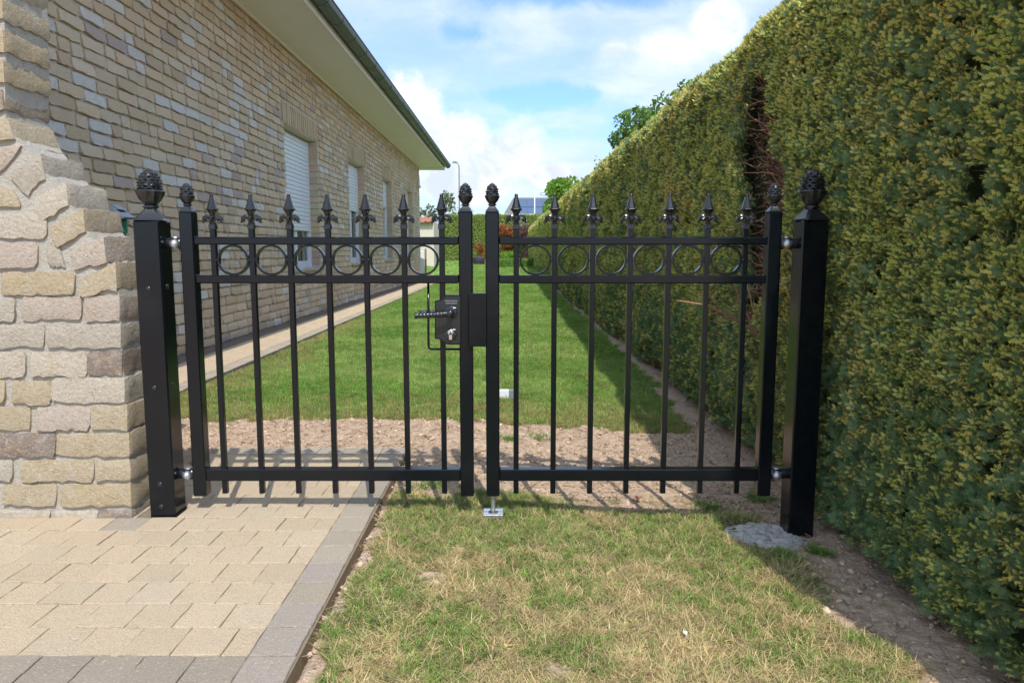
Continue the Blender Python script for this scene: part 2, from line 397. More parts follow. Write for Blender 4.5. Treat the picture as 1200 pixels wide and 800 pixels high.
# ------------------------------------------------------------------ ground
def soilmask(x, y):
    n = fbm(x*4, y*4, 4)-.5
    n2 = fbm(x*13+5, y*13, 3)-.5
    m = sst(y+n*.25+n2*.1, 2.40, 2.50)*(1-sst(y+n*.3+n2*.14, 3.46, 3.58))                # bare earth behind the gate
    m = np.maximum(m, .62*sst(y+n*.2, 2.26, 2.36)*(1-sst(y, 3.3, 3.6))*sst(x+n*.3, .02, .25))   # and under its right half
    edge = np.where(y < 3.2, .79, .90)
    m = np.maximum(m, sst(x+n*.2+n2*.1, edge-.06, edge+.06))                         # strip along the hedge
    m = np.maximum(m, .9*(1-sst(x-n2*.08-n*.05, -.41, -.36))*(y < 3))                        # thin earth along the pavers
    m = np.maximum(m, sst(fbm(x*5.1+40, y*5.1+3, 3), .65, .78)*.6*(y < 2.4))
    return np.clip(m, 0, 1)
def gh(x, y):
    z = -.012-.055*sst(x, -.25, .85)*(1-sst(y, 3.5, 7))-.02*sst(y, 3., 5)
    z = z+.25*sst(y, 18, 46)
    z = z+(fbm(x*3, y*3, 3)-.5)*.018*(1-sst(y, 6, 10))
    z = z-.05*((x < -.415) & (y < 3.0) & (x > -6))            # bedding level below the pavers
    z = z-.03*((x < -1.9) & (y >= 3.0) & (x > -2.6))
    return z
xs = np.concatenate([[-2500, -900, -300, -100, -40, -20, -10, -6.01, -5.99, -4.5, -3.5], np.arange(-2.7, -.5, .05), np.arange(-.5, 1.2, .011), np.linspace(1.25, 3, 12), [4, 6, 10, 20, 40, 100, 300, 900, 2500]])
ys = np.concatenate([[-2500, -600, -100, -20, -5, -1, 0, .6], np.arange(1., 2.9, .012), np.arange(2.9, 4, .02), np.arange(4, 8, .08), np.arange(8, 24, .5), np.arange(24, 60, 2), [70, 90, 130, 200, 400, 900, 2800]])
GX, GY = np.meshgrid(xs, ys); sm = soilmask(GX, GY)
near = (np.abs(GX) < 3) & (GY > .5) & (GY < 10)
GZ = gh(GX, GY)+np.where(near, (fbm(GX*22, GY*22, 3)-.5)*.020*sm+(fbm(GX*60, GY*60, 2)-.5)*.010*sm, 0)
nx, ny = len(xs), len(ys)
me = bpy.data.meshes.new('ground')
V = np.stack([GX, GY, GZ], -1).reshape(-1, 3)
I = np.arange(nx*ny).reshape(ny, nx)
F = np.stack([I[:-1, :-1], I[:-1, 1:], I[1:, 1:], I[1:, :-1]], -1).reshape(-1, 4)
me.vertices.add(len(V)); me.vertices.foreach_set('co', V.astype('f4').ravel())
me.loops.add(F.size); me.loops.foreach_set('vertex_index', F.astype('i4').ravel())
me.polygons.add(len(F)); me.polygons.foreach_set('loop_start', np.arange(0, F.size, 4, dtype='i4')); me.polygons.foreach_set('loop_total', np.full(len(F), 4, 'i4'))
me.update(calc_edges=True); me.validate()
a = me.attributes.new('soil', 'FLOAT', 'POINT'); a.data.foreach_set('value', sm.astype('f4').ravel())
me.polygons.foreach_set('use_smooth', [True]*len(me.polygons)); me.materials.append(M_ground)
go = bpy.data.objects.new('ground', me); C.objects.link(go); tag(go, 'turf and bare earth ground running from the gate to the far hedge', None, None, 'structure')

# ------------------------------------------------------------------ brick builder
def jit(a): return (random.random()-.5)*2*a
def tone_pier():
    r = random.random()
    if r < .44: b = (.43, .345, .215)
    elif r < .60: b = (.47, .40, .28)
    elif r < .86: b = (.43, .36, .295)
    elif r < .95: b = (.50, .45, .37)
    else: b = (.24, .185, .15)
    k = 1+jit(.1); return tuple(c*k for c in b)
def patch(mb, P, nu, nv, edge_u, edge_v, proud, rag, skirt, cu=None):
    """P(u,v)->(pos, normal); a raised, ragged-edged stone over u,v in 0..1"""
    ru = [jit(rag) for _ in range(nv+1)], [jit(rag) for _ in range(nv+1)]
    rv = [jit(rag) for _ in range(nu+1)], [jit(rag) for _ in range(nu+1)]
    us = [i/nu for i in range(nu+1)]; vs = [j/nv for j in range(nv+1)]
    if nu > 3: us[1] = us[1]*.5; us[-2] = 1-(1-us[-2])*.5
    if nv > 2: vs[1] = vs[1]*.7; vs[-2] = 1-(1-vs[-2])*.7
    if cu is not None: us = sorted(us[:-1]+[cu]+[1.]); nu += 1; rv = (rv[0]+[jit(rag)], rv[1]+[jit(rag)])
    tilt = jit(.0022), jit(.0022); ph = random.random()*50
    g = []; ring = []
    for j, v in enumerate(vs):
        row = []
        for i, u in enumerate(us):
            uu = u; vv = v
            if i == 0: uu = u+abs(ru[0][j])/edge_u
            if i == nu: uu = u-abs(ru[1][j])/edge_u
            if j == 0: vv = v+rv[0][i]*1.7/edge_v-rag*.8/edge_v
            if j == nv: vv = v+rv[1][i]/edge_v-rag*.5/edge_v
            if (i in (0, nu)) and (j in (0, nv)):
                k = .06; uu = uu+(k*edge_v/edge_u if i == 0 else -k*edge_v/edge_u); vv = vv+(k if j == 0 else -k)
            p, n = P(uu, vv)
            e = min((u if i < nu else 0)*edge_u, (1-u)*edge_u, v*edge_v, (1-v)*edge_v)
            h = proud*(.80+.20*min(1, e/.007)**.6)+tilt[0]*(u-.5)*2+tilt[1]*(v-.5)*2+(float(vn(ph+u*edge_u*45, ph*2+v*edge_v*45))-.5)*.006*min(1, proud/.01)+proud*.45*(.45-v)
            row.append(mb.vert(p+n*h))
        g.append(row)
    for j in range(len(vs)-1):
        for i in range(len(us)-1): mb.face(g[j][i], g[j][i+1], g[j+1][i+1], g[j+1][i])
    loop = [(i, 0) for i in range(len(us))]+[(len(us)-1, j) for j in range(1, len(vs))]+[(i, len(vs)-1) for i in range(len(us)-2, -1, -1)]+[(0, j) for j in range(len(vs)-2, 0, -1)]
    back = []
    for i, j in loop:
        p, n = P(us[i], vs[j]); 
        q = Vector(mb.v[g[j][i]]); d = (q-p).dot(n); back.append(mb.vert(q-n*(d+skirt)))
    L = [g[j][i] for i, j in loop]; m = len(L)
    for k in range(m): mb.face(L[(k+1) % m], L[k], back[k], back[(k+1) % m])

# ------------------------------------------------------------------ brick garden wall end (pier)
PY = 2.166
pier = empty('brick_garden_wall', (-1.3, PY+.1, 0), 'cream brick garden wall end with a curved shoulder beside the left gate post', 'wall')
pier_m = Matrix.Translation(-Vector(pier.location))
def C_(px, py): v = onY(px, py, 2.156); return (v.x, v.z)
corner = [(157.5, 610), (155.5, 569), (144.5, 400), (142.5, 350), (139, 330), (126, 303), (103, 269), (83, 239), (56, 204), (24, 165), (10, 148), (7.5, 130), (8, 67), (6, 0), (4, -60), (2, -130)]
cpts = [C_(*q) for q in corner]
inset = .011
prof = [(-2.5, -.02)]+[(x-inset, z) for x, z in cpts]+[(-2.5, cpts[-1][1])]
prof[1] = (prof[1][0], -.02)
mb = MB()
A = [mb.vert((x, PY, z)) for x, z in prof]; B = [mb.vert((x, PY+.198, z)) for x, z in prof]; n = len(prof)
# front as strips against the far left edge for clean triangles
for k in range(1, n-2):
    z0, z1 = prof[k][1], prof[k+1][1]
    a0 = mb.vert((-2.5, PY, z0)); a1 = mb.vert((-2.5, PY, z1)); mb.face(a0, A[k], A[k+1], a1)
    b0 = mb.vert((-2.5, PY+.198, z0)); b1 = mb.vert((-2.5, PY+.198, z1)); mb.face(B[k], b0, b1, B[k+1])
for k in range(n-1): mb.face(A[k], B[k], B[k+1], A[k+1])
for i in range(len(mb.v)): mb.v[i] = tuple(pier_m @ Vector(mb.v[i]))
mortar = mb.build('mortar', M_mortar, pier)
def pier_quad(q, tone=None, wrap=False, pr=.0095, far=None):
    """q: four photo corners of the front face (bl, br, tr, tl)"""
    w = [onY(a, b, PY) for a, b in q]
    bl, br, tr, tl = w; nf = Vector((0, -1, 0))
    eu = ((br-bl).length+(tr-tl).length)/2; ev = ((tl-bl).length+(tr-br).length)/2
    mb = MB(); mb.col = tone or tone_pier()
    if not wrap:
        def P(u, v): return (bl.lerp(br, u)).lerp(tl.lerp(tr, u), v), nf
        patch(mb, P, 12, 4, eu, ev, pr, .0030, .012)
    else:
        D = .205; a = eu/(eu+D); side = (tr-br); ns = Vector((side.z, 0, -side.x)).normalized()
        if ns.x < 0: ns = -ns
        def P(u, v):
            rc = .010/(eu+D)
            if u <= a:
                t = u/a; p = (bl.lerp(br, t)).lerp(tl.lerp(tr, t), v)
                k = max(0, 1-(a-u)/rc); n = nf.lerp(ns, .5*k).normalized()
                return p-ns*inset*1.0, n
            d = (u-a)*(eu+D); p = br.lerp(tr, v)+Vector((0, d, 0)); k = max(0, 1-(u-a)/rc)
            return p-ns*inset, nf.lerp(ns, 1-.5*k).normalized()
        patch(mb, P, 17, 4, eu+D, ev, pr, .0030, .012, cu=a)
    for i in range(len(mb.v)): mb.v[i] = tuple(Vector(mb.v[i])-Vector(pier.location))
    return mb.build('brick', M_brick, pier, smooth=True, angle=50)
R = lambda x0, y0, x1, y1, s=0: [(x0, y1), (x1, y1+s), (x1, y0+s), (x0, y0)]
TAN = (.50, .41, .275); OCH = (.51, .41, .26); PINK = (.52, .435, .36); GRY = (.50, .445, .36); DRK = (.28, .22, .18); LT = (.58, .51, .41)
wraps = [([(92, 312), (127, 306), (125, 279), (86, 295)], PINK), ([(72, 288), (103, 272), (101, 247), (61, 267)], TAN),
    ([(54, 257), (83, 241), (81, 217), (41, 233)], LT), ([(36, 226), (56, 208), (51, 184), (14, 204)], GRY),
    ([(100, 345), (139, 337), (139, 310), (97, 328)], TAN), (R(104, 348, 143, 374), PINK), (R(60, 380, 144.5, 405), GRY), (R(107, 412, 146, 437), DRK),
    (R(66, 443, 149, 469), LT), (R(111, 475, 152, 501), TAN), (R(70, 507, 154.5, 532), TAN), (R(117, 539, 155.5, 561), TAN), (R(76, 567, 156.5, 590), OCH), (R(120, 597, 157.5, 608), DRK)]
def grow(q, k=1.10):
    cy = sum(b for _, b in q)/4
    return [(a, cy+(b-cy)*k) for a, b in q]
for i_, (q, t) in enumerate(wraps): pier_quad(grow(q, 1.16) if i_ < 5 else grow(q, 1.07), t, True)
top_w = [(-85, 137, 20, 164, TAN, 5), (-60, 105, 7, 129, (.36, .29, .21), 3), (-78, 70, 8.5, 96, OCH, 3), (-62, 34, 8, 60, OCH, 3), (-80, -3, 7, 24, TAN, 3), (-60, -38, 6, -12, TAN, 3), (-82, -72, 5, -46, PINK, 3), (-62, -106, 4, -80, TAN, 3), (-80, -130, 3, -112, TAN, 3)]
for x0, y0, x1, y1, t, s in top_w: pier_quad([(x0, y1+s), (x1, y1), (x1-1 if y0 < 130 else 12, y0), (x0, y0+s)], t, True)
pier_quad([(10, 190), (27, 170), (23, 166), (-6, 171)], PINK, True, pr=.008)
fronts = [([(-50, 200), (5, 200), (24, 177), (-40, 174)], PINK), ([(-70, 243), (28, 241), (15, 220), (-64, 216)], TAN),
    (R(-60, 250, 57, 277), LT), (R(-48, 284, 46, 312), PINK), ([(58, 309), (78, 311), (70, 287), (56, 286)], GRY), (R(2, 319, 90, 343), OCH), (R(-82, 319, -5, 343), PINK),
    (R(-66, 348, 20, 375), GRY), (R(26, 348, 98, 373), PINK), (R(-30, 380, 54, 405), GRY), (R(-52, 412, 32, 440), LT), (R(37, 413, 104, 439), LT), (R(-75, 444, 8, 469), OCH),
    (R(15, 446, 62, 471), TAN), (R(-45, 476, 38, 502), TAN), (R(43, 476, 107, 501), PINK), (R(-18, 507, 68, 532), DRK), (R(-64, 538, 17, 560), GRY), (R(25, 538, 112, 561), TAN),
    (R(-82, 566, -3, 589), TAN), (R(4, 566, 68, 589), TAN), (R(-60, 597, 60, 607), LT), (R(64, 597, 117, 607), LT)]
for q, t in fronts: pier_quad(grow(q, 1.06), t)
# courses left of the picture
rows_y = [3, 37, 73, 107, 140, 174, 216, 250, 284, 319, 348, 380, 412, 444, 476, 507, 538, 566]
for k, y in enumerate(rows_y):
    x = [-86, -68, -86, -66, -92, -60, -76, -66, -54, -88, -72, -36, -58, -81, -51, -24, -70, -88][k]
    for _ in range(3): pier_quad(R(x-84, y, x-2, y+26)); x -= 90

# ------------------------------------------------------------------ paving
pav = empty('paving', (0, 0, 0), None, None, None, 'structure'); pav['label'] = 'cream concrete pavers with a grey edging row under the left gate leaf'
def tone_pav():
    k = 1+jit(.045); b = random.choice([(.61, .48, .33), (.625, .495, .345), (.60, .475, .33), (.61, .495, .35)]); return tuple(c*k for c in b)
def tone_front():
    k = 1+jit(.06); return (.365*k, .31*k, .25*k)
def tone_grey():
    k = 1+jit(.07); b = random.choice([(.45, .385, .30), (.475, .41, .325), (.43, .37, .295)]); return tuple(c*k for c in b)
def paver(x0, x1, y0, y1, tone, ztop=0., parent=pav, mbx=None, detail=True):
    mb = mbx or MB(); mb.col = tone; z = ztop+jit(.0012); g = .0010
    x0 += g; x1 -= g; y0 += g; y1 -= g; e = .0018
    t = [jit(.0010) for _ in range(4)]
    nx_ = 4 if detail else 1; ny_ = 4 if detail else 1
    def ring(ins, zz, rag=0):
        pts = []
        for k in range(nx_): pts.append((x0+ins+(x1-x0-2*ins)*k/nx_, y0+ins+(jit(rag) if k else 0)))
        for k in range(ny_): pts.append((x1-ins+(jit(rag) if k else 0), y0+ins+(y1-y0-2*ins)*k/ny_))
        for k in range(nx_): pts.append((x1-ins-(x1-x0-2*ins)*k/nx_, y1-ins+(jit(rag) if k else 0)))
        for k in range(ny_): pts.append((x0+ins+(jit(rag) if k else 0), y1-ins-(y1-y0-2*ins)*k/ny_))
        out = []
        for (x, y) in pts:
            u = (x-x0)/(x1-x0); v = (y-y0)/(y1-y0)
            out.append(mb.vert((x, y, zz+((t[0]*(1-u)+t[1]*u)*(1-v)+(t[2]*(1-u)+t[3]*u)*v))))
        return out
    r0 = ring(0, z-.045); r1 = ring(0, z-e, .0012); r2 = ring(e*.8, z-.0004, .0012); m = len(r0)
    for A, B in ((r0, r1), (r1, r2)):
        for k in range(m): mb.face(A[k], A[(k+1) % m], B[(k+1) % m], B[k])
    mb.face(*r2)
    if mbx is None: return mb.build('paver', M_paver, parent)
rows = [1.293, 1.392, 1.503, 1.611, 1.72, 1.832, 1.946, 2.058, 2.162, 2.262, 2.37, 2.475, 2.58, 2.686, 2.775, 2.87, 2.965]
PWX = .102; EDGE = -.43; INN = -.527
postL = (-1.102, -1.022, 2.17, 2.25)
def hits_post(a, b, c, d): return a < -1.018 and b > -1.104 and c < 2.25 and d > 2.168
for r in range(len(rows)-1):
    y0, y1 = rows[r], rows[r+1]
    paver(INN, EDGE+jit(.002), y0, y1, tone_grey() if random.random() < .8 else (.42, .36, .31))
    if r == 0:
        x = INN
        while x > -1.75:
            paver(x-PWX, x, y0, y1, tone_front()); x -= PWX
        continue
    off = [0, .051][r % 2]+jit(.005); x = INN; first = True
    while x > (-1.75 if y0 < 2.1 else -1.62):
        wd = off if (first and off > .03) else PWX
        first = False; x0 = x-wd
        back = y0 > 2.1
        if back and x < -1.16: break
        tn = tone_grey() if (y0 > 2.86 or (abs(y0-2.058) < .01 and abs(x+1.08) < .07)) else tone_pav()
        if hits_post(x0, x, y0, y1):
            if x > -1.016: paver(-1.016, x, y0, y1, tn)
        else: paver(x0, x, y0, y1, tn)
        x = x0
# front rows nearer than the picture
mbn = MB(); y = 1.293
while y > .4:
    x = EDGE
    while x > -2.2: paver(x-PWX, x, y-.108, y, tone_pav() if x < INN else tone_grey(), 0, pav, mbn, False); x -= PWX
    y -= .108
nb = mbn.build('near_pavers', M_paver, pav); nb['kind'] = 'stuff'
mbs = MB(); mbs.col = (.3, .25, .19)
mbs.box(-2.6, EDGE+.004, .3, 2.165, -.12, -.006); mbs.box(-1.2, EDGE+.004, 2.165, 2.97, -.12, -.0062)
def f_sand(t, p):
    P = t.pos(); return {'color': t.mix(t.noise(P, 60, 4, .7), (.16, .12, .08), (.33, .27, .19)), 'normal': t.bump(t.noise(P, 200, 3, .7), .6, .003)}
mbs.build('joint_sand', mat('joint_sand', f_sand, .95, .1), pav)
# path along the house
path = empty('path', (-2.2, 2.4, 0), None, None, None, 'structure'); path['label'] = 'narrow cream paved path with grey edging along the house wall'
mbp = MB(); y = 2.4
while y < 23:
    L_ = .21
    paver(-2.03-2.2+2.2, -1.925, y, y+.1, tone_grey(), -.004, None, mbp, False)
    paver(-2.03, -1.925, y+.1, y+.21, tone_grey(), -.004, None, mbp, False)
    o = .06 if int(y/.21) % 2 else 0
    for k, (a, b) in enumerate([(-2.38, -2.32+o), (-2.32+o, -2.18+o*.5), (-2.18+o*.5, -2.03)]): paver(a, b, y, y+.105, tone_pav(), -.002, None, mbp, False); paver(a, b, y+.105, y+.21, tone_pav(), -.002, None, mbp, False)
    y += .21
for v in range(len(mbp.v)): x_, y_, z_ = mbp.v[v]; mbp.v[v] = (x_+2.2, y_-2.4, z_)
pp = mbp.build('path_pavers', M_paver, path); pp['kind'] = 'stuff'
mbp = MB(); mbp.box(-.36, .275, 0, 20.6, -.1, -.008); mbp.build('path_bed', M_strip, path)
mbp = MB(); mbp.box(-.40, -.18, 0, 20.6, -.05, -.005); mbp.build('gravel_strip', M_strip, path)

# ------------------------------------------------------------------ house
HX = -2.575; H0, H1, EAVE = 2.45, 20.9, 3.09
house = empty('brick_bungalow', (HX, H0, 0), 'cream brick bungalow with white roller shutters and wide overhanging eaves', 'house')
HL = Vector(house.location)
def hb(mb, name, m, parent=None, **kw):
    for i in range(len(mb.v)): mb.v[i] = tuple(Vector(mb.v[i])-HL)
    return mb.build(name, m, parent or house, **kw)
wins = [(8.57, 9.98, .58, 2.225, 1.09), (11.88, 13.10, .60, 2.24, 1.50), (15.0, 16.05, .62, 2.25, 1.74), (18.38, 19.35, .62, 2.29, 1.80)]
mb = MB()
ycuts = [H0]+[v for a in wins for v in (a[0], a[1])]+[H1]
for k in range(len(ycuts)-1):
    a, b = ycuts[k], ycuts[k+1]
    if k % 2 == 0: mb.quad((HX, a, -.05), (HX, b, -.05), (HX, b, EAVE), (HX, a, EAVE))
    else:
        z0, z1 = wins[k//2][2:4]
        mb.quad((HX, a, -.05), (HX, b, -.05), (HX, b, z0), (HX, a, z0)); mb.quad((HX, a, z1), (HX, b, z1), (HX, b, EAVE), (HX, a, EAVE))
        X2 = HX-.2
        mb.quad((HX, a, z0), (X2, a, z0), (X2, a, z1), (HX, a, z1)); mb.quad((HX, b, z0), (HX, b, z1), (X2, b, z1), (X2, b, z0))
        mb.quad((HX, a, z1), (HX, b, z1), (X2, b, z1), (X2, a, z1)); mb.quad((HX, a, z0), (X2, a, z0), (X2, b, z0), (HX, b, z0))
mb.quad((HX, H1, -.05), (HX-7, H1, -.05), (HX-7, H1, EAVE), (HX, H1, EAVE)); mb.quad((HX, H0, -.05), (HX, H0, EAVE), (HX-7, H0, EAVE), (HX-7, H0, -.05))
wall = hb(mb, 'wall', M_wmortar)
def tone_wall():
    r = random.random()
    if r < .48: b = (.64, .49, .335)
    elif r < .76: b = (.67, .545, .40)
    elif r < .89: b = (.66, .62, .575)
    elif r < .965: b = (.56, .43, .295)
    else: b = (.48, .385, .345)
    k = 1+jit(.09); return tuple(c*k for c in b)
bl_ = []      # y0,y1,z0,z1
ch = .0805; nrow = int(EAVE/ch)
for r in range(nrow+1):
    z0 = r*ch+.006; z1 = min(z0+ch-.014, EAVE-.004)
    if z1-z0 < .02: continue
    y = H0+(.125 if r % 2 else 0)+jit(.02)
    while y < H1-.03:
        L_ = random.choice([.243]*5+[.118]); y1 = min(y+L_, H1-.002)
        segs = [(y, y1)]
        for (a, b, s0, s1, _) in wins:
            top = s1+.25
            if z1 > s0-.035 and z0 < top:
                A0, B0 = (a-.006, b+.006)
                if z0 >= s1-.01: A0, B0 = a-.09, b+.09
                ns = []
                for (p, q) in segs:
                    if q <= A0 or p >= B0: ns.append((p, q))
                    else:
                        if p < A0: ns.append((p, A0-.004))
                        if q > B0: ns.append((B0+.004, q))
                segs = ns
        for p, q in segs:
            if q-p > .035: bl_.append((p, q, z0, z1, 0))
        y = y1+.011+jit(.003)
for (a, b, s0, s1, _) in wins:       # soldier course above every window
    n = int((b-a+.16)/.083); w_ = (b-a+.16)/n
    for k in range(n): bl_.append((a-.08+k*w_+.005, a-.08+(k+1)*w_-.005, s1+.004, s1+.24, 1))
def vis(b): 
    z = (b[0]+b[1])/2; d = z*cos(PIT); px = 600-FPX*2.56/z; py_t = 400-FPX*math.tan(math.atan((b[2]-EYE)/z)+PIT)
    if px < 45 or py_t < -10: return -1
    pyw = 400-FPX*math.tan(math.atan((b[2]-EYE)/z)+PIT)
    return (b[3]-b[2])*(b[1]-b[0])/z**3
order = sorted(range(len(bl_)), key=lambda i: -vis(bl_[i])); sing = set(order[:300])
joined = MB()
ex, ey, ez = Vector((1, 0, 0)), Vector((0, 1, 0)), Vector((0, 0, 1))
for i, (y0, y1, z0, z1, kind) in enumerate(bl_):
    nearb = i in sing
    mb = MB() if nearb else joined
    mb.col = tone_wall() if not kind else tuple(c*(1+jit(.08)) for c in (.60, .475, .335))
    far = y0 > 9
    base = Vector((HX, y0, z0))
    def P(u, v): return base+ey*(y1-y0)*u+ez*(z1-z0)*v, ex
    if far: patch(mb, P, 2, 1, y1-y0, z1-z0, .016+jit(.004), .004, .004)
    else: patch(mb, P, 5, 2, y1-y0, z1-z0, .019+jit(.005), .0036, .004)
    if nearb:
        for k in range(len(mb.v)): mb.v[k] = tuple(Vector(mb.v[k])-HL)
        mb.build('brick', M_wbrick, wall, smooth=True, angle=40)
# jamb bricks in the far reveals
for (a, b, s0, s1, _) in wins:
    z = s0+.05
    while z < s1-.03:
        joined.col = tuple(c*(1+jit(.1)) for c in (.60, .475, .335)); joined.box(HX-.12, HX+.013, b-.012, b+.02, z, min(z+.068, s1-.004), .003); z += .0805
jb = hb(joined, 'brickwork', M_wbrick, wall); jb['kind'] = 'stuff'
slat_mb = MB()
def slat_mesh(wd):
    mb = MB(); h = .0505
    pr = [(0, 0), (.006, .004), (.0085, .02), (.0075, .036), (.003, .046), (0, .0485)]
    for (a, b), (c, d) in zip(pr, pr[1:]): mb.quad((a, 0, b), (a, wd, b), (c, wd, d), (c, 0, d))
    mb.quad((0, 0, 0), (0, 0, .0485), (0, wd, .0485), (0, wd, 0)); return mb.mesh('shutter_slat', M_slat, smooth=False)
for (a, b, s0, s1, sh) in wins:
    WX = HX-.115
    mb = MB(); g = .055; yy0, yy1 = a+.003, b-.003; z0, z1 = s0+.0, s1-.003
    mb.box(WX-.07, WX-.01, yy0, yy0+g, z0, z1, .004); mb.box(WX-.07, WX-.01, yy1-g, yy1, z0, z1, .004)
    mb.box(WX-.07, WX-.012, yy0+g, yy1-g, z0, z0+.09, .004); mb.box(WX-.07, WX-.012, yy0+g, yy1-g, z1-g, z1, .004)
    mid = (yy0+yy1)/2+.1 if b-a > 1.1 else None
    mb.box(WX-.012, WX+.012, yy0, yy0+.03, z0, z1-.001, .002); mb.box(WX-.012, WX+.012, yy1-.03, yy1, z0, z1-.001, .002)
    if mid: mb.box(WX-.066, WX-.014, mid-.05, mid+.05, z0+.09, z1-g, .004)
    wn = hb(mb, 'window', M_white)
    mb = MB(); mb.quad((WX-.04, yy0+g, z0+.09), (WX-.04, yy1-g, z0+.09), (WX-.04, yy1-g, z1-g), (WX-.04, yy0+g, z1-g)); hb(mb, 'pane', M_glass, wn)
    mb = MB(); n = int((b-a)/.02); prev = None
    for k in range(n+1):
        y = yy0+g+(yy1-yy0-2*g)*k/n; x = WX-.13+.018*sin(k*1.3)
        if prev: mb.quad((prev[0], prev[1], z0), (x, y, z0), (x, y, z1), (prev[0], prev[1], z1))
        prev = (x, y)
    hb(mb, 'curtain', M_curtain, wn)
    mb = MB(); mb.box(WX-.5, WX-.2, yy0-.3, yy1+.3, z0-.2, z1+.2); hb(mb, 'interior', M_dark, wn)
    mb = MB(); mb.box(WX-.01, HX+.045, yy0+.002, yy1-.002, z0-.03, z0-.001, .003); hb(mb, 'sill', flat('stone_sill', (.42, .36, .29), .7, .3), wn)
    n = int((s1-sh)/.0505); wd = yy1-yy0-.03
    if a < 14:
        sm_ = slat_mesh(wd)
        for k in range(n): shared('shutter_slat', sm_, wn, Vector((WX+.002, yy0+.015, sh+k*.0505))-HL)
    else:
        mb = MB(); h_ = .0505
        for k in range(n):
            z = sh+k*h_; mb.quad((WX+.003, yy0+.01, z), (WX+.003, yy1-.01, z), (WX+.012, yy1-.01, z+.02), (WX+.012, yy0+.01, z+.02)); mb.quad((WX+.012, yy0+.01, z+.02), (WX+.012, yy1-.01, z+.02), (WX+.003, yy1-.01, z+.05), (WX+.003, yy0+.01, z+.05))
        hb(mb, 'roller_shutter', M_slat, wn)
    mb = MB(); mb.box(WX-.006, WX+.014, yy0+.012, yy1-.012, sh-.035, sh-.001, .002); hb(mb, 'shutter_end_bar', M_white, wn)
# eaves: soffit, cornice, gutter, roof
EX = -1.93; HE = 21.5
mb = MB(); mb.box(HX-.1, EX, H0-.4, HE, EAVE, EAVE+.03); sof = hb(mb, 'soffit', M_soffit)
mb = MB(); mb.box(HX+.02, HX+.05, H0-.3, H1, EAVE-.028, EAVE-.001, .004); hb(mb, 'cornice_strip', M_soffit)
mb = MB(); mb.box(EX, EX+.022, H0-.4, HE, EAVE-.012, EAVE+.17, .003); mb.box(HX-7, EX, HE, HE+.022, EAVE-.012, EAVE+.17, .003); hb(mb, 'fascia', M_soffit)
mb = MB()      # slatted underside of the end overhang
y = H1+.02
while y < HE-.01: mb.box(HX-6, EX-.002, y, y+.075, EAVE-.012, EAVE-.001, .003); y += .085
hb(mb, 'end_soffit_boards', M_soffit)
mb = MB(); gr = .082; gx = EX+.024+gr; gz = EAVE+.115
for s in range(10):
    a0 = pi+pi*s/10; a1 = pi+pi*(s+1)/10
    for rr, fl in ((gr, 0), (gr-.004, 1)):
        p = [(gx+cos(a0)*rr, H0-.4, gz+sin(a0)*rr), (gx+cos(a1)*rr, H0-.4, gz+sin(a1)*rr), (gx+cos(a1)*rr, HE, gz+sin(a1)*rr), (gx+cos(a0)*rr, HE, gz+sin(a0)*rr)]
        mb.quad(*(p[::-1] if fl else p))
mb.tube([(gx+gr+.002, H0-.4, gz+.004), (gx+gr+.002, HE, gz+.004)], .009, 8)
hb(mb, 'gutter', M_gutter)
bm_ = MB()
for k in range(7):
    a0 = pi+pi*k/7; a1 = pi+pi*(k+1)/7; r_ = gr+.004
    q = lambda a, y, r: (cos(a)*r, y, sin(a)*r)
    bm_.quad(q(a0, 0, r_), q(a1, 0, r_), q(a1, .03, r_), q(a0, .03, r_))
    bm_.quad(q(a0, 0, gr-.001), q(a1, 0, gr-.001), q(a1, 0, r_), q(a0, 0, r_)); bm_.quad(q(a0, .03, r_), q(a1, .03, r_), q(a1, .03, gr-.001), q(a0, .03, gr-.001))
gme = bm_.mesh('gutter_bracket', M_gutter)
y = H0
while y < HE: shared('gutter_bracket', gme, house, Vector((gx, y, gz))-HL); y += .62
mb = MB()
sl_ = .45; x0 = EX+.07; z0 = EAVE+.17
y = H0-.5
k = 0
while y < HE+.05:
    for r in range(18):
        xa = x0-r*.34; xb = x0-(r+1)*.34-.03; za = z0+r*.34*sl_+.03; zb = z0+(r+1)*.34*sl_+.012
        for (u0, u1, h0, h1) in ((0, .1, 0, .035), (.1, .2, .035, .035), (.2, .3, .035, 0)):
            mb.quad((xa, y+u0, za+h0), (xa, y+u1, za+h1), (xb, y+u1, zb+h1), (xb, y+u0, zb+h0))
    y += .3
mb.box(x0-6.2, x0-.02, H0-.5, HE+.03, z0-.02, z0-.004)
rf = hb(mb, 'roof', M_darktile); rf['kind'] = 'stuff'
mb = MB(); mb.box(HX+.014, HX+.075, 20.4, 20.5, 2.55, 2.70, .008); mb.ball((HX+.06, 20.45, 2.53), .045, 10, 6); hb(mb, 'outdoor_lamp', M_white)

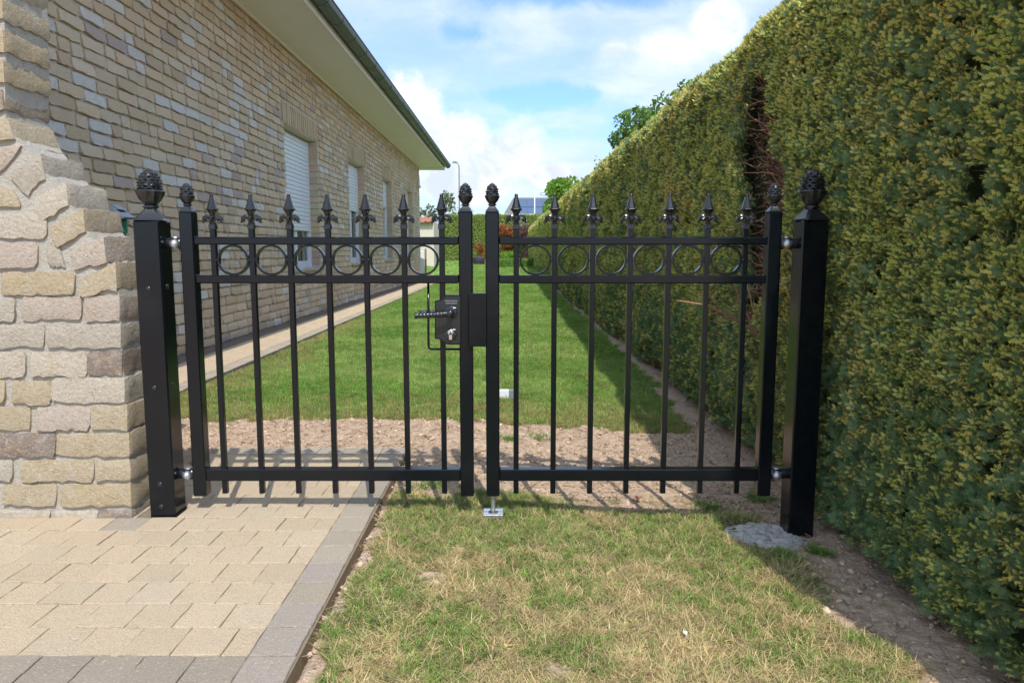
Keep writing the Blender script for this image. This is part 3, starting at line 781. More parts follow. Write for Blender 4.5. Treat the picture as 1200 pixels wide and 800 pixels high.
# ------------------------------------------------------------------ gate
GY0, GY1 = 2.205, 2.245; GC = 2.225
BOT = .05
def box_part(name, parent, x0, x1, y0, y1, z0, z1, bev=.002, m=None):
    o = parent.location; mb = MB(); mb.box(x0-o.x, x1-o.x, y0-o.y, y1-o.y, z0-o.z, z1-o.z, bev); return mb.build(name, m or M_black, parent)
def cone_mesh(s, scales=(8, 9), flute=False, k=None):
    """acorn cup with a pine cone on a square chamfered neck; s = half width of the post; base at z=0"""
    mb = MB(); r2 = sqrt(2)
    hb_ = s*.72
    # chamfered pyramid: eight-sided
    def ring(h, c, z):
        pts = [(h, -c), (h, c), (c, h), (-c, h), (-h, c), (-h, -c), (-c, -h), (c, -h)]
        return [mb.vert((x, y, z)) for x, y in pts]
    z = 0
    A = ring(s, s*.985, 0); B = ring(s*.98, s*.78, s*.12); D = ring(s*.42, s*.26, s*.82); E = ring(s*.40, s*.25, s*.92)
    for P_, Q_ in ((A, B), (B, D), (D, E)):
        for j in range(8): mb.face(P_[j], P_[(j+1) % 8], Q_[(j+1) % 8], Q_[j])
    mb.face(*E); mb.face(*A[::-1])
    k = k or s; z0 = .86*s
    fl = (lambda a, i: 1+.045*cos(12*a)*(1 if 4 <= i <= 8 else 0)) if flute else None
    mb.lathe([(.34*k, z0), (.48*k, z0+.05*k), (.48*k, z0+.14*k), (.36*k, z0+.2*k), (.44*k, z0+.3*k), (.66*k, z0+.55*k), (.80*k, z0+.85*k), (.86*k, z0+1.02*k), (.80*k, z0+1.10*k), (.6*k, z0+1.1*k)], n=24, mod=fl)
    zb = z0+1.04*k; H = 1.28*k; Rm = .74*k
    def rad(t): return Rm*(1-.10*(1-t)**2*0)*sqrt(max(0, 1-(t*.97)**2.6))*(1 if t > .0 else 1)
    mb.lathe([(rad(t)*.86+.0003, zb+H*t) for t in [0, .15, .3, .45, .6, .75, .88, .97, 1.0]], n=20)
    nr, na = scales
    for i in range(nr):
        t = (i+.2)/nr; 
        for j in range(na):
            a = 2*pi*(j+.5*(i % 2))/na; da = pi/na*1.02; dt = 1.15/nr
            def q(aa, tt, g): r = rad(min(.995, max(0, tt)))*g; return Vector((cos(aa)*r, sin(aa)*r, zb+H*min(1.01, tt)))
            lo = q(a, t-.25*dt, .86); l = q(a-da, t+.32*dt, .86); r_ = q(a+da, t+.32*dt, .86); tp = q(a, t+.95*dt, .86); mid = q(a, t+.62*dt, 1.13)
            i0, i1, i2, i3, i4 = [mb.vert(v) for v in (lo, l, r_, tp, mid)]
            mb.face(i0, i2, i4); mb.face(i2, i3, i4); mb.face(i3, i1, i4); mb.face(i1, i0, i4)
    mb.ball((0, 0, zb+H*.99), .12*k, 8, 5)
    return mb.mesh('pine_cone_finial', M_cast, smooth=True, angle=28)
cone_small = cone_mesh(.020, (5, 7), False, .0262); cone_big = cone_mesh(.0385, (7, 9), True, .0445)
def spear_mesh():
    mb = MB()
    mb.box(-.0098, .0098, -.0098, .0098, 0, .017, .0015)
    mb.lathe([(.0078, .016), (.0105, .018), (.0105, .0205), (.0066, .0235), (.0062, .036), (.0098, .039), (.0098, .0415), (.006, .044)], n=12)
    z0 = .042
    pr = [(.0060, z0), (.0088, z0+.008), (.0128, z0+.016), (.0166, z0+.0195), (.0172, z0+.0212), (.0166, z0+.0230), (.0138, z0+.025), (.0118, z0+.033), (.0092, z0+.043), (.0066, z0+.054), (.0046, z0+.062)]
    rings = []
    for r, z in pr: rings.append([mb.vert((x*r, y*r, z)) for x, y in ((1, -.42), (1, .42), (.42, 1), (-.42, 1), (-1, .42), (-1, -.42), (-.42, -1), (.42, -1))])
    for A_, B_ in zip(rings, rings[1:]):
        for j in range(8): mb.face(A_[j], A_[(j+1) % 8], B_[(j+1) % 8], B_[j])
    mb.ball((0, 0, z0+.0645), .0056, 10, 7)
    for sx in (1, -1):     # leaf scrolls
        pts = [(.003, .0225), (.0055, .0315), (.010, .0385), (.0165, .0405), (.0225, .0365), (.0250, .0295), (.0262, .0245), (.0295, .0225), (.0325, .0245)]
        mb.tube([(sx*x, 0, z) for x, z in pts], [.0040, .0052, .0060, .0062, .0056, .0046, .0034, .0026, .0012], 8, flatz=1.3)
        mb.tube([(sx*.012, -.0065, .037), (sx*.0175, -.0075, .033), (sx*.018, -.006, .0275), (sx*.0135, -.004, .0265)], [.0022, .003, .0026, .0012], 6)
    for sy in (1, -1):
        mb.tube([(0, sy*.003, .024), (0, sy*.008, .034), (0, sy*.013, .037), (0, sy*.018, .032), (0, sy*.019, .026)], [.0040, .0046, .0046, .003, .001], 8)
    return mb.mesh('spear_finial', M_cast, smooth=True, angle=35)
spear = spear_mesh()
def ring_mesh():
    mb = MB(); n = 40; R0, R1, hw = .0455, .0395, .008
    rs = [[mb.vert((cos(2*pi*k/n)*r, y, sin(2*pi*k/n)*r)) for k in range(n)] for r, y in ((R0, -hw), (R0, hw), (R1, hw), (R1, -hw))]
    for q in range(4):
        A_, B_ = rs[q], rs[(q+1) % 4]
        for k in range(n): mb.face(A_[k], B_[k], B_[(k+1) % n], A_[(k+1) % n])
    return mb.mesh('ring', M_black, smooth=True, angle=40)
ringm = ring_mesh()
rivm = MB(); rivm.ball((0, 0, 0), .0028, 8, 6); rivm = rivm.mesh('ring_pin', M_cast, smooth=True)
def bar_mesh():
    mb = MB(); mb.box(-.008, .008, -.008, .008, .008, .815, .0012); return mb.mesh('bar', M_black)
barm = bar_mesh()
def leaf(xo, xi, bars, label, sgn):
    e = empty('gate_leaf', ((xo+xi)/2, GC, BOT), label, 'gate', 'leaves of the double garden gate'); L = e.location
    for x in (xo, xi):
        st = box_part('stile', e, x-.0202, x+.0202, GY0, GY1, BOT, .914, .003)
        shared('pine_cone_finial', cone_small, e, (x-L.x, 0, .914-BOT), (0, 0, 0), (1, 1, 1.06))
    a, b = min(xo, xi)+.0202, max(xo, xi)-.0202
    for z0, z1, y0, y1 in ((.818, .841, GY0+.002, GY1-.004), (.704, .728, GY0+.002, GY1-.004), (.098, .135, GY0+.002, GY1-.002)):
        box_part('rail', e, a, b, y0, y1, z0, z1, .003)
    for x in bars:
        shared('bar', barm, e, (x-L.x, -.0075, 0), (0, 0, jit(.006)))
        shared('spear_finial', spear, e, (x-L.x, -.0075, .813-0+.0-.0), (0, 0, jit(.05)), (1, 1, .93))
    for x0, x1 in zip(bars, bars[1:]):
        shared('ring', ringm, e, ((x0+x1)/2-L.x, -.0075, .773-BOT), (0, 0, 0), ((x1-x0-.018)/.091*.985, 1, 1))
        for x in (x0+.0085, x1-.0085): shared('ring_pin', rivm, e, (x-L.x, -.0165, .773-BOT))
    # weld beads where the rails meet the outer stile
    mb = MB()
    for x, s_ in ((a, 1), (b, -1)):
        for z in (.841, .728, .135): mb.tube([(x+s_*.001-L.x, -.017, z-BOT), (x+s_*.001-L.x, .014, z-BOT)], .0024, 6); 
    mb.build('weld_beads', M_black, e, smooth=True)
    # hinges
    hx = xo+(-.0202 if sgn < 0 else .0202)
    for hz in (.822, .118):
        mb = MB(); X = lambda t: hx+sgn*t-L.x; Z = hz-BOT
        mb.lathe([(.017, 0), (.019, .003), (.019, .009), (.014, .011)], n=16)
        rot = Matrix.Rotation(sgn*pi/2, 4, 'Y')
        mb.v = [tuple(rot @ Vector(v)+Vector((X(.0), 0, Z))) for v in mb.v]
        k0 = len(mb.v); mb.tube([(X(.008), 0, Z), (X(.03), 0, Z)], .008, 10)
        mb.lathe([(.011, -.016), (.015, -.015), (.015, .013), (.011, .016), (.006, .0165)], (X(.02), -.001, Z), 16)
        h = mb.build('hinge', M_cast, e, smooth=True, angle=35)
        mb = MB(); mb.ball((X(.018), -.016, Z-.002), .0145, 16, 10); mb.ball((X(.030), -.008, Z+.001), .009, 12, 8); mb.lathe([(.012, -.002), (.013, .0), (.012, .003)], (X(.02), 0, Z+.0165), 14)
        mb.build('hinge_ball', M_zinc, h, smooth=True, angle=40)
    return e
barsL = [-.885, -.771, -.658, -.545, -.433, -.320, -.208]; barsR = [.0125, .126, .239, .351, .465, .579, .692]
gL = leaf(-.9605, -.1375, barsL, 'left leaf of the black iron gate, the one carrying the lock and lever handle', -1)
gR = leaf(.7755, -.0585, barsR, 'right leaf of the black iron gate, with the square strike box and drop bolt', 1)
# lock on the left leaf
L = gL.location
def pxz(x, y, Y=2.19): v = onY(x, y, Y); return (v.x-L.x, v.z-L.z)
Yp = 2.195-L.y
pl = [(539.5, 404), (524, 404), (519, 401), (514, 397.5), (509.3, 397), (509.3, 352.5), (514, 351.5), (518, 349), (522, 345.5), (539.5, 345.5)]
mb = MB(); mb.prism([pxz(*q) for q in pl][::-1], Yp+.0, Yp+.026); 
lock = mb.build('lock', M_black, gL)
def rim(inset): 
    return [pxz(x+(inset if x < 515 else (-inset*.3 if x > 538 else inset*.7)), y+(inset if y < 375 else -inset)) for x, y in pl]
mb = MB(); mb.prism(rim(1.6)[::-1], Yp-.003, Yp+.002); mb.build('cover_plate', M_cast, lock)
cx, cz = pxz(528.8, 366); kx, kz = pxz(528.2, 391.5)
def disc(r, d, c, m=None, mod=None, n=24, y=Yp-.003):
    mb = MB(); mb.lathe([(r, 0), (r, d*.6), (r*.8, d), (r*.45, d*1.05)], n=n, mod=mod)
    mb.v = [(v[0]+c[0], y-v[2], v[1]+c[1]) for v in mb.v]; mb.f = [f[::-1] for f in mb.f]; return mb
disc(.0185, .006, (cx, cz), mod=lambda a, k: 1+.1*cos(8*a)).build('handle_rosette', M_cast, lock, smooth=True, angle=35)
disc(.0185, .006, (kx, kz), mod=lambda a, k: 1+.1*cos(8*a)).build('key_rosette', M_cast, lock, smooth=True, angle=35)
mb = MB(); mb.lathe([(.0085, 0), (.0085, .009), (.007, .010)], (0, 0, 0), 16); mb.v = [(v[0]+kx, Yp-.004-v[2], v[1]+kz+.006) for v in mb.v]; mb.f = [f[::-1] for f in mb.f]
mb.box(kx-.005, kx+.005, Yp-.014, Yp-.004, kz-.016, kz+.004, .001); mb.build('key_cylinder', M_brass, lock, smooth=True, angle=35)
mb = MB(); mb.box(kx-.0009, kx+.0009, Yp-.0152, Yp-.0135, kz+.001, kz+.011); mb.build('keyhole', M_dark, lock)
def lever(y, s, zoff, name='lever_handle'):
    mb = MB()
    mb.tube([(cx, Yp+.0-.004 if s > 0 else Yp+.028, cz), (cx, y, cz)], .0085, 12)
    mb.ball((cx, y, cz), .0125, 12, 8)
    # rope twist grip
    n = 60; path_ = []
    for k in range(n+1):
        t = k/n; path_.append(Vector((cx-.006-t*.098, y-s*.004*sin(t*pi), cz-.006*sin(t*pi*.5)-.001)))
    segs = []; nn = 16
    for k, p in enumerate(path_):
        t = k/n; r = .0088*(1-.18*t) if t < .93 else .0085*(1+.1*sin((t-.93)/.07*pi))
        rg = []
        for j in range(nn):
            a = 2*pi*j/nn; rr = r*(1+.11*cos(3*a-t*62) if .1 < t < .93 else 1); rg.append(mb.vert(p+Vector((0, cos(a)*rr, sin(a)*rr))))
        segs.append(rg)
    for A_, B_ in zip(segs, segs[1:]):
        for j in range(nn): mb.face(A_[j], A_[(j+1) % nn], B_[(j+1) % nn], B_[j])
    mb.face(*segs[-1]); mb.face(*segs[0][::-1])
    return mb.build(name, M_cast, lock, smooth=True, angle=60)
lever(Yp-.04, 1, 0); 
lv = lever(Yp+.062, -1, 0)
# two faint raised rows of maker's lettering on the plate
mb = MB()
for r, (yy, x0, x1) in enumerate([(352.6, 521.5, 535.5), (355.4, 522.5, 534.5)]):
    x = x0
    while x < x1:
        a, b = pxz(x, yy+.8); c, d = pxz(x+.9+random.random()*.4, yy-.8); mb.box(a, c, Yp-.0042, Yp-.003, b, d); x += 1.9
mb.build('raised_lettering', M_grey, lock)
mb = MB()
pts = [pxz(501.8, 331, 2.235), pxz(501.9, 380, 2.235), pxz(502.1, 404, 2.235), pxz(502.5, 407.5, 2.235), pxz(504.5, 408.8, 2.235), pxz(508, 409, 2.235), pxz(541, 409, 2.235)]
mb.tube([(x, .012, z) for x, z in pts], .0036, 8); mb.build('handle_guard', M_black, gL, smooth=True)
# strike box on the right leaf
L2 = gR.location
a = onY(549, 406, 2.195); b = onY(570.5, 343.5, 2.195)
mb = MB(); mb.box(a.x-L2.x, b.x-L2.x, 2.192-L2.y, 2.2035-L2.y, a.z-L2.z, b.z-L2.z, .002); mb.box(-.1155-L2.x, -.0795-L2.x, 2.204-L2.y, 2.245-L2.y, a.z+.004-L2.z, b.z-.004-L2.z, .002); mb.build('strike_box', M_black, gR)
mb = MB(); mb.tube([(-.0585-L2.x, .0, -.058), (-.0585-L2.x, .0, .012)], .007, 12); mb.build('drop_bolt', M_zinc, gR, smooth=True, angle=40)
# ground socket
gz = -.02
sk = empty('ground_socket', (-.0585, GC, gz), 'small galvanised socket set in the grass under the middle of the gate', 'socket')
mb = MB(); s_ = .031
for (x0, x1, y0, y1) in ((-s_, s_, -s_, -.014), (-s_, s_, .014, s_), (-s_, -.014, -.014, .014), (.014, s_, -.014, .014)): mb.box(x0, x1, y0, y1, .004, .016, .001)
mb.build('socket_plate', M_zinc, sk)
mb = MB(); mb.box(-.0138, .0138, -.0138, .0138, -.03, .006); mb.build('socket_hole', M_dark, sk)
# posts
def post(x, z0, label, rivets, lean=0):
    e = empty('gate_post', (x, 2.2095, z0), label, 'post', 'square black gate posts'); e.rotation_euler = (0, lean, 0)
    mb = MB(); h = .888-z0; mb.box(-.0385, .0385, -.0385, .0385, -.1, h, .004); mb.build('shaft', M_black, e)
    shared('pine_cone_finial', cone_big, e, (0, 0, h), (0, 0, .2), (1.04, 1.04, 1.07))
    sx = 1 if x < 0 else -1
    mb = MB()
    mb.tube([(sx*.038, .0155, 0), (sx*.056, .0155, 0)], .016, 16); hm = mb.mesh('hinge_mount', M_cast, smooth=True, angle=40)
    shared('hinge_mount', hm, e, (0, 0, .822-z0)); shared('hinge_mount', hm, e, (0, 0, .118-z0))
    rv = MB(); rv.ball((0, 0, 0), .0075, 10, 8); rv = rv.mesh('rivet', M_cast, smooth=True)
    for (fx, z) in rivets:
        if fx == 'f': shared('rivet', rv, e, (-.003, -.0385, z-z0), (0, 0, 0), (1, .45, 1))
        else: shared('rivet', rv, e, (sx*.0385, -.008, z-z0), (0, 0, 0), (.45, 1, 1))
    return e
post(-1.0615, 0., 'left black square gate post with a pine cone top, next to the brick wall', [('f', .69), ('f', .395), ('f', .10), ('f', .03), ('s', .695), ('s', .40)])
post(.881, -.068, 'right black square gate post with a pine cone top, against the yew hedge', [])
# concrete round the right post
mb = MB(); cxp, cyp = .775, 2.175; rings = []
for k in range(17):
    t = k/16; rg = []
    for j in range(64):
        a = 2*pi*j/64; r = (.085+.055*float(fbm(cos(a)*2+9, sin(a)*2+4, 3)))*t*(1+.05*jit(1) if k > 13 else 1)
        x = cxp+cos(a)*r*1.05; y = cyp+sin(a)*r*.95
        z = float(gh(x, y))+.007*(1-t**3)+jit(.004)*(t < 1)-.012*(t == 1)+(float(fbm(x*75, y*75, 4))-.5)*.03*(1-t**4)
        rg.append(mb.vert((x-cxp, y-cyp, z+.06)))
    rings.append(rg)
for A_, B_ in zip(rings, rings[1:]):
    for j in range(64): mb.face(A_[j], B_[j], B_[(j+1) % 64], A_[(j+1) % 64])
def f_conc(t, p):
    P = t.pos(); a = t.noise(P, 35, 5, .7); f = t.noise(P, 220, 4, .8)
    c = t.mix(a, (.56, .53, .49), (.80, .78, .74)); c = t.mix(t.math('MULTIPLY', t.ss(f, .52, .65), .5), c, (.2, .17, .15))
    return {'color': c, 'normal': t.bump(t.math('ADD', a, f), .9, .008)}
M_conc = mat('crumbly_concrete', f_conc, .97, .1)
cf = mb.build('concrete_footing', M_conc, None, smooth=True); cf.location = (cxp, cyp, -.06)
tag(cf, 'crumbly pale grey concrete footing spilled round the base of the right post', 'footing')

# ------------------------------------------------------------------ scattering with geometry nodes
def scatter(name, mats_unused, pos, rot, scl, tone, idx, variants, parent=None, **kw):
    n = len(pos); me = bpy.data.meshes.new(name); me.vertices.add(n)
    me.vertices.foreach_set('co', np.asarray(pos, 'f4').ravel())
    def att(nm, typ, arr, key='value'):
        a = me.attributes.new(nm, typ, 'POINT'); a.data.foreach_set(key, np.ascontiguousarray(arr).ravel())
    att('rot', 'FLOAT_VECTOR', np.asarray(rot, 'f4'), 'vector'); att('scl', 'FLOAT', np.asarray(scl, 'f4'))
    att('idx', 'INT', np.asarray(idx, 'i4')); t4 = np.hstack([np.asarray(tone, 'f4'), np.ones((n, 1), 'f4')]); att('tone', 'FLOAT_COLOR', t4, 'color')
    for m in mats_unused: me.materials.append(m)
    o = bpy.data.objects.new(name, me); C.objects.link(o)
    if parent: o.parent = parent
    col = bpy.data.collections.new(name+'_kinds')
    for k, vme in enumerate(variants):
        vo = bpy.data.objects.new('%s_kind_%02d' % (name, k), vme); col.objects.link(vo)
    ng = bpy.data.node_groups.new(name+'_nodes', 'GeometryNodeTree'); ng.is_modifier = True
    ng.interface.new_socket('Geometry', in_out='INPUT', socket_type='NodeSocketGeometry'); ng.interface.new_socket('Geometry', in_out='OUTPUT', socket_type='NodeSocketGeometry')
    nd = ng.nodes; gi = nd.new('NodeGroupInput'); gout = nd.new('NodeGroupOutput'); ip = nd.new('GeometryNodeInstanceOnPoints')
    ci = nd.new('GeometryNodeCollectionInfo'); ci.inputs['Collection'].default_value = col; ci.inputs['Separate Children'].default_value = True; ci.inputs['Reset Children'].default_value = True
    def na(nm, dt):
        q = nd.new('GeometryNodeInputNamedAttribute'); q.data_type = dt; q.inputs['Name'].default_value = nm; return q.outputs['Attribute']
    lk = ng.links.new; lk(gi.outputs[0], ip.inputs['Points']); lk(ci.outputs[0], ip.inputs['Instance']); ip.inputs['Pick Instance'].default_value = True
    lk(na('idx', 'INT'), ip.inputs['Instance Index']); lk(na('scl', 'FLOAT'), ip.inputs['Scale'])
    er = nd.new('FunctionNodeEulerToRotation'); lk(na('rot', 'FLOAT_VECTOR'), er.inputs[0]); lk(er.outputs[0], ip.inputs['Rotation'])
    lk(ip.outputs[0], gout.inputs[0])
    md = o.modifiers.new('scatter', 'NODES'); md.node_group = ng
    return tag(o, **kw)
rnd = random.Random(11)
def blade(mb, x, y, h, lean, az, wd, curl=.6, segs=3):
    p = Vector((x, y, 0)); dirh = Vector((cos(az), sin(az), 0)); side = Vector((-sin(az), cos(az), 0)); ang = lean
    L_ = []; R_ = []
    for k in range(segs+1):
        t = k/segs; ww = wd*(1-t**1.6)*.5+.00012
        L_.append(mb.vert(p-side*ww)); R_.append(mb.vert(p+side*ww))
        p = p+(Vector((0, 0, 1))*cos(ang)+dirh*sin(ang))*h/segs; ang += curl/segs
    for k in range(segs): mb.face(L_[k], R_[k], R_[k+1], L_[k+1])
def tuft(nb, spread, h, wd, lean0, lean1, name, curl=.7):
    mb = MB()
    for _ in range(nb):
        r = spread*sqrt(rnd.random()); a = rnd.random()*2*pi
        blade(mb, cos(a)*r, sin(a)*r, h*rnd.uniform(.55, 1.15), rnd.uniform(lean0, lean1), rnd.random()*2*pi, wd*rnd.uniform(.6, 1.2), curl*rnd.uniform(.2, 1.6))
    return mb.mesh(name, M_blade)
up_ = [tuft(9, .012, .027, .0019, .3, 1.15, 'green_tuft') for _ in range(4)]
flat_ = [tuft(9, .018, .036, .0017, 1.0, 1.5, 'dry_tuft', .25) for _ in range(4)]
mown = [tuft(16, .022, .028, .0026, .05, .6, 'mown_tuft', .5) for _ in range(4)]
def gen(n, x0, x1, y0, y1, thr):
    x = RNG.uniform(x0, x1, n); y = RNG.uniform(y0, y1, n); s = soilmask(x, y); keep = RNG.random(n) < thr(x, y, s)
    return x[keep], y[keep]
# front lawn
def front_thr(x, y, s):
    d = 1-sst(s, .15, .75)*.985; gap_ = 1-.35*sst(fbm(x*9+3, y*9, 3), .55, .7)
    inc = ((x-.775)/.125)**2+((y-2.175)/.105)**2 < 1
    foot = (abs(x+.0585) < .033) & (abs(y-GC) < .045)
    return d*gap_*(~inc)*(~foot)*(x > -.425+.01)*(y < 2.75)
x, y = gen(46000, -.43, 1.02, 1.1, 2.75, front_thr)
gn = fbm(x*7, y*7, 4); gn2 = fbm(x*19+7, y*19, 3)
greenp = sst(gn+.35*(gn2-.5)+.10*sst(y, 2.1, 2.25)*(x < .35)+.05*(x < -.2), .43, .58)*.8+.2
isg = RNG.random(len(x)) < greenp*.60
nn = len(x)
tone = np.where(isg[:, None], np.array([[.21, .33, .07]]), np.array([[.64, .50, .28]]))
yl = RNG.random(nn)[:, None]; tone = np.where(isg[:, None], tone*(1-.35*yl)+np.array([[.30, .33, .09]])*.35*yl, tone*(1-.5*yl)+np.array([[.40, .35, .13]])*.5*yl)
tone = tone*np.clip(RNG.normal(1.0, .28, (nn, 1)), .4, 1.7)*(.8+.4*fbm(x*26, y*26, 3))[:, None]
rot = np.stack([RNG.normal(0, .15, nn), RNG.normal(0, .15, nn), RNG.uniform(0, 2*pi, nn)], -1)
scl = np.where(isg, RNG.uniform(.45, 1.0, nn), RNG.uniform(.5, 1.1, nn))*(1-.35*sst(soilmask(x, y), 0, .8))
zz = gh(x, y)+.001
idx = np.where(isg, RNG.integers(0, 4, nn), RNG.integers(4, 8, nn))
scatter('front_lawn_grass', [M_blade], np.stack([x, y, zz], -1), rot, scl, tone, idx, up_+flat_, label='patchy straw and green grass in front of the gate', cat='grass', kind='stuff')
# rear lawn
X_, Y_, S_ = [], [], []
for (a, b, dens, sc) in ((3.3, 5.5, 3400, .85), (5.5, 9, 1700, 1.05), (9, 15, 620, 1.5), (15, 26, 160, 2.3), (26, 40, 45, 3.6)):
    def thr(x, y, s): 
        return (1-sst(s, .2, .7))*(x > -1.915)*(x < .97)
    n = int((b-a)*3.0*dens); xx, yy = gen(n, -1.95, 1.0, a, b, thr); X_.append(xx); Y_.append(yy); S_.append(np.full(len(xx), sc))
xw, yw = RNG.uniform(-7, 1, 2500), RNG.uniform(22, 40, 2500); X_.append(xw); Y_.append(yw); S_.append(np.full(2500, 3.2))
x, y, sc = map(np.concatenate, (X_, Y_, S_)); nn = len(x)
edge = np.maximum(1-sst(y+(fbm(x*3, y*3, 3)-.5)*.8, 3.55, 4.5), (1-sst(x+(fbm(x*5+2, y*2, 3)-.5)*.5, -1.9, -1.45))*(1-sst(y, 7, 11)))
g2 = fbm(x*2.2+9, y*2.2, 4)
base = np.array([[.20, .37, .065]])*(1-sst(g2, .35, .65))[:, None]+np.array([[.31, .46, .115]])*sst(g2, .35, .65)[:, None]
dry = (RNG.random(nn) < .10+edge*.55)[:, None]
tone = np.where(dry, np.array([[.42, .37, .15]]), base)*RNG.uniform(.7, 1.25, (nn, 1))*(.76+.48*fbm(x*7+3, y*7, 4))[:, None]
rot = np.stack([RNG.normal(0, .12, nn), RNG.normal(0, .12, nn), RNG.uniform(0, 2*pi, nn)], -1)
scatter('rear_lawn_grass', [M_blade], np.stack([x, y, gh(x, y)+.001], -1), rot, sc*RNG.uniform(.7, 1.1, nn), tone, RNG.integers(0, 4, nn), mown, label='mown green lawn stretching back between the path and the hedge', cat='lawn', kind='stuff')
# litter and crumbs on the bare earth
def crumb():
    mb = MB(); mb.ball((0, 0, 0), .0045, 6, 4, (1, rnd.uniform(.6, 1), .6)); mb.v = [(a+rnd.uniform(-.0008, .0008), b+rnd.uniform(-.0008, .0008), c) for a, b, c in mb.v]; return mb
def f_crumb(t, p): return {'color': t.attr('tone', 'INSTANCER')}
M_crumb = mat('earth_crumbs', f_crumb, .95, .1)
straws = []
for _ in range(3):
    mb = MB(); a = rnd.uniform(-.3, .3); mb.tube([(-.015, 0, .002), (0, a*.012, .004), (.014, 0, .002)], .0007, 4); straws.append(mb.mesh('dry_stalk', M_crumb))
kinds = [crumb().mesh('earth_crumb', M_crumb) for _ in range(3)]+straws
x = np.concatenate([RNG.uniform(-1.9, 1.0, 12000), RNG.uniform(.6, 1.05, 1800), RNG.uniform(-.43, -.36, 500), RNG.uniform(-.4, .9, 1500)])
y = np.concatenate([RNG.uniform(2.4, 3.8, 12000), RNG.uniform(1.1, 2.6, 1800), RNG.uniform(1.1, 2.9, 500), RNG.uniform(1.2, 2.5, 1500)])
k = (soilmask(x, y) > .35) & ~((x < -.42) & (y < 2.98)); x, y = x[k], y[k]; nn = len(x)
idx = np.where(RNG.random(nn) < .72, RNG.integers(0, 3, nn), RNG.integers(3, 6, nn))
tone = np.where((idx < 3)[:, None], np.array([[.52, .39, .285]]), np.array([[.30, .22, .13]]))*RNG.uniform(.5, 1.3, (nn, 1))
scatter('earth_crumbs', [M_crumb], np.stack([x, y, gh(x, y)+.002], -1), np.stack([RNG.normal(0, .3, nn), RNG.normal(0, .3, nn), RNG.uniform(0, 6.28, nn)], -1), np.minimum(RNG.gamma(2., .33, nn)+.2, 2.4), tone, idx, kinds, label='crumbs of earth and dry stalks lying on the bare soil', cat='soil crumbs', kind='stuff')

# ------------------------------------------------------------------ yew hedge
HXH = .985
def htop(y): return 1.655+.0078*y
def hface(y, z):
    b = HXH+(fbm(y*1.1+3, z*1.5, 3)-.5)*.10+(fbm(y*5, z*5+9, 3)-.5)*.05
    b = b+.10*(1-sst(z, -.05, .22))*(fbm(y*2.4, z*0+5, 2)) - .02*sst(z, .3, 1.5)
    return b
def hgap(y, z):       # the dead cleft in the hedge
    c = 2.93+.07*np.sin(z*5)+(fbm(z*6, y*0+2, 3)-.5)*.12
    wdt = .03+.17*sst(z, .45, .85)*(1-sst(z, 1.40, 1.50))+.03*(fbm(z*9, y*0+8, 2)-.5)
    low = .03*(1-sst(z, .3, .5))
    return (np.abs(y-c-.03) < wdt-low*0) & (z > .28) & (z < 1.5)
hedge = empty('yew_hedge', (HXH+.3, 1.4, -.06), 'tall clipped yew hedge with yellow green shoots running along the right side', 'hedge')
HO = Vector(hedge.location)
def needle(mb, p, d, up, L_, wd):
    s = d.cross(up).normalized()*wd/2; a = mb.vert(p-s*.6); b = mb.vert(p+s*.6); c = mb.vert(p+d*L_*.55+s); e = mb.vert(p+d*L_+up*(-L_*.08)); f_ = mb.vert(p+d*L_*.55-s)
    mb.face(a, b, c, e, f_)
def sprig(seed, tips=True, dead=False):
    r = random.Random(seed); mb = MB()
    shoots = [((0, 0, 0), (r.uniform(-.1, .1), r.uniform(-.1, .1), 1), .062)]
    for k in range(3): shoots.append(((0, 0, .008+.014*k), (r.choice([-1, 1])*r.uniform(.5, .9), r.uniform(-.35, .35), r.uniform(.5, .9)), r.uniform(.03, .045)))
    for (p0, d0, Ls) in shoots:
        p = Vector(p0); d = Vector(d0).normalized(); up = Vector((r.uniform(-.3, .3), 1, .1)).normalized(); side = d.cross(up).normalized(); up = side.cross(d).normalized()
        mb.m = 2; q = p+d*Ls; mb.tube([p, q], [.0011, .0005], 3, cap=False)
        n = int(Ls/.0028); tl = r.uniform(.27, .42) if tips else 0
        for k in range(n):
            t = k/n; pos_ = p+d*Ls*t; tip = t > 1-tl
            mb.m = 1 if tip else 0
            for sg in (1, -1):
                nd_ = (side*sg+d*r.uniform(.35, .7)*(1.5 if tip else 1)+up*r.uniform(-.05, .4)).normalized()
                needle(mb, pos_, nd_, up, (r.uniform(.0125, .020) if not tip else r.uniform(.007, .012)*(1.15-t*.3)), .0024 if not tip else .0026)
        mb.m = 1 if tl else 0
        for k in range(8): needle(mb, q, (d+side*r.uniform(-.8, .8)+up*r.uniform(-.6, .7)).normalized(), up, r.uniform(.007, .011), .0024)
    return mb.mesh('yew_sprig', [M_needle, M_tip, M_twig])
sprigs = [sprig(s) for s in range(5)]+[sprig(s+20, False) for s in range(3)]
PX, PR, PS, PI_ = [], [], [], []
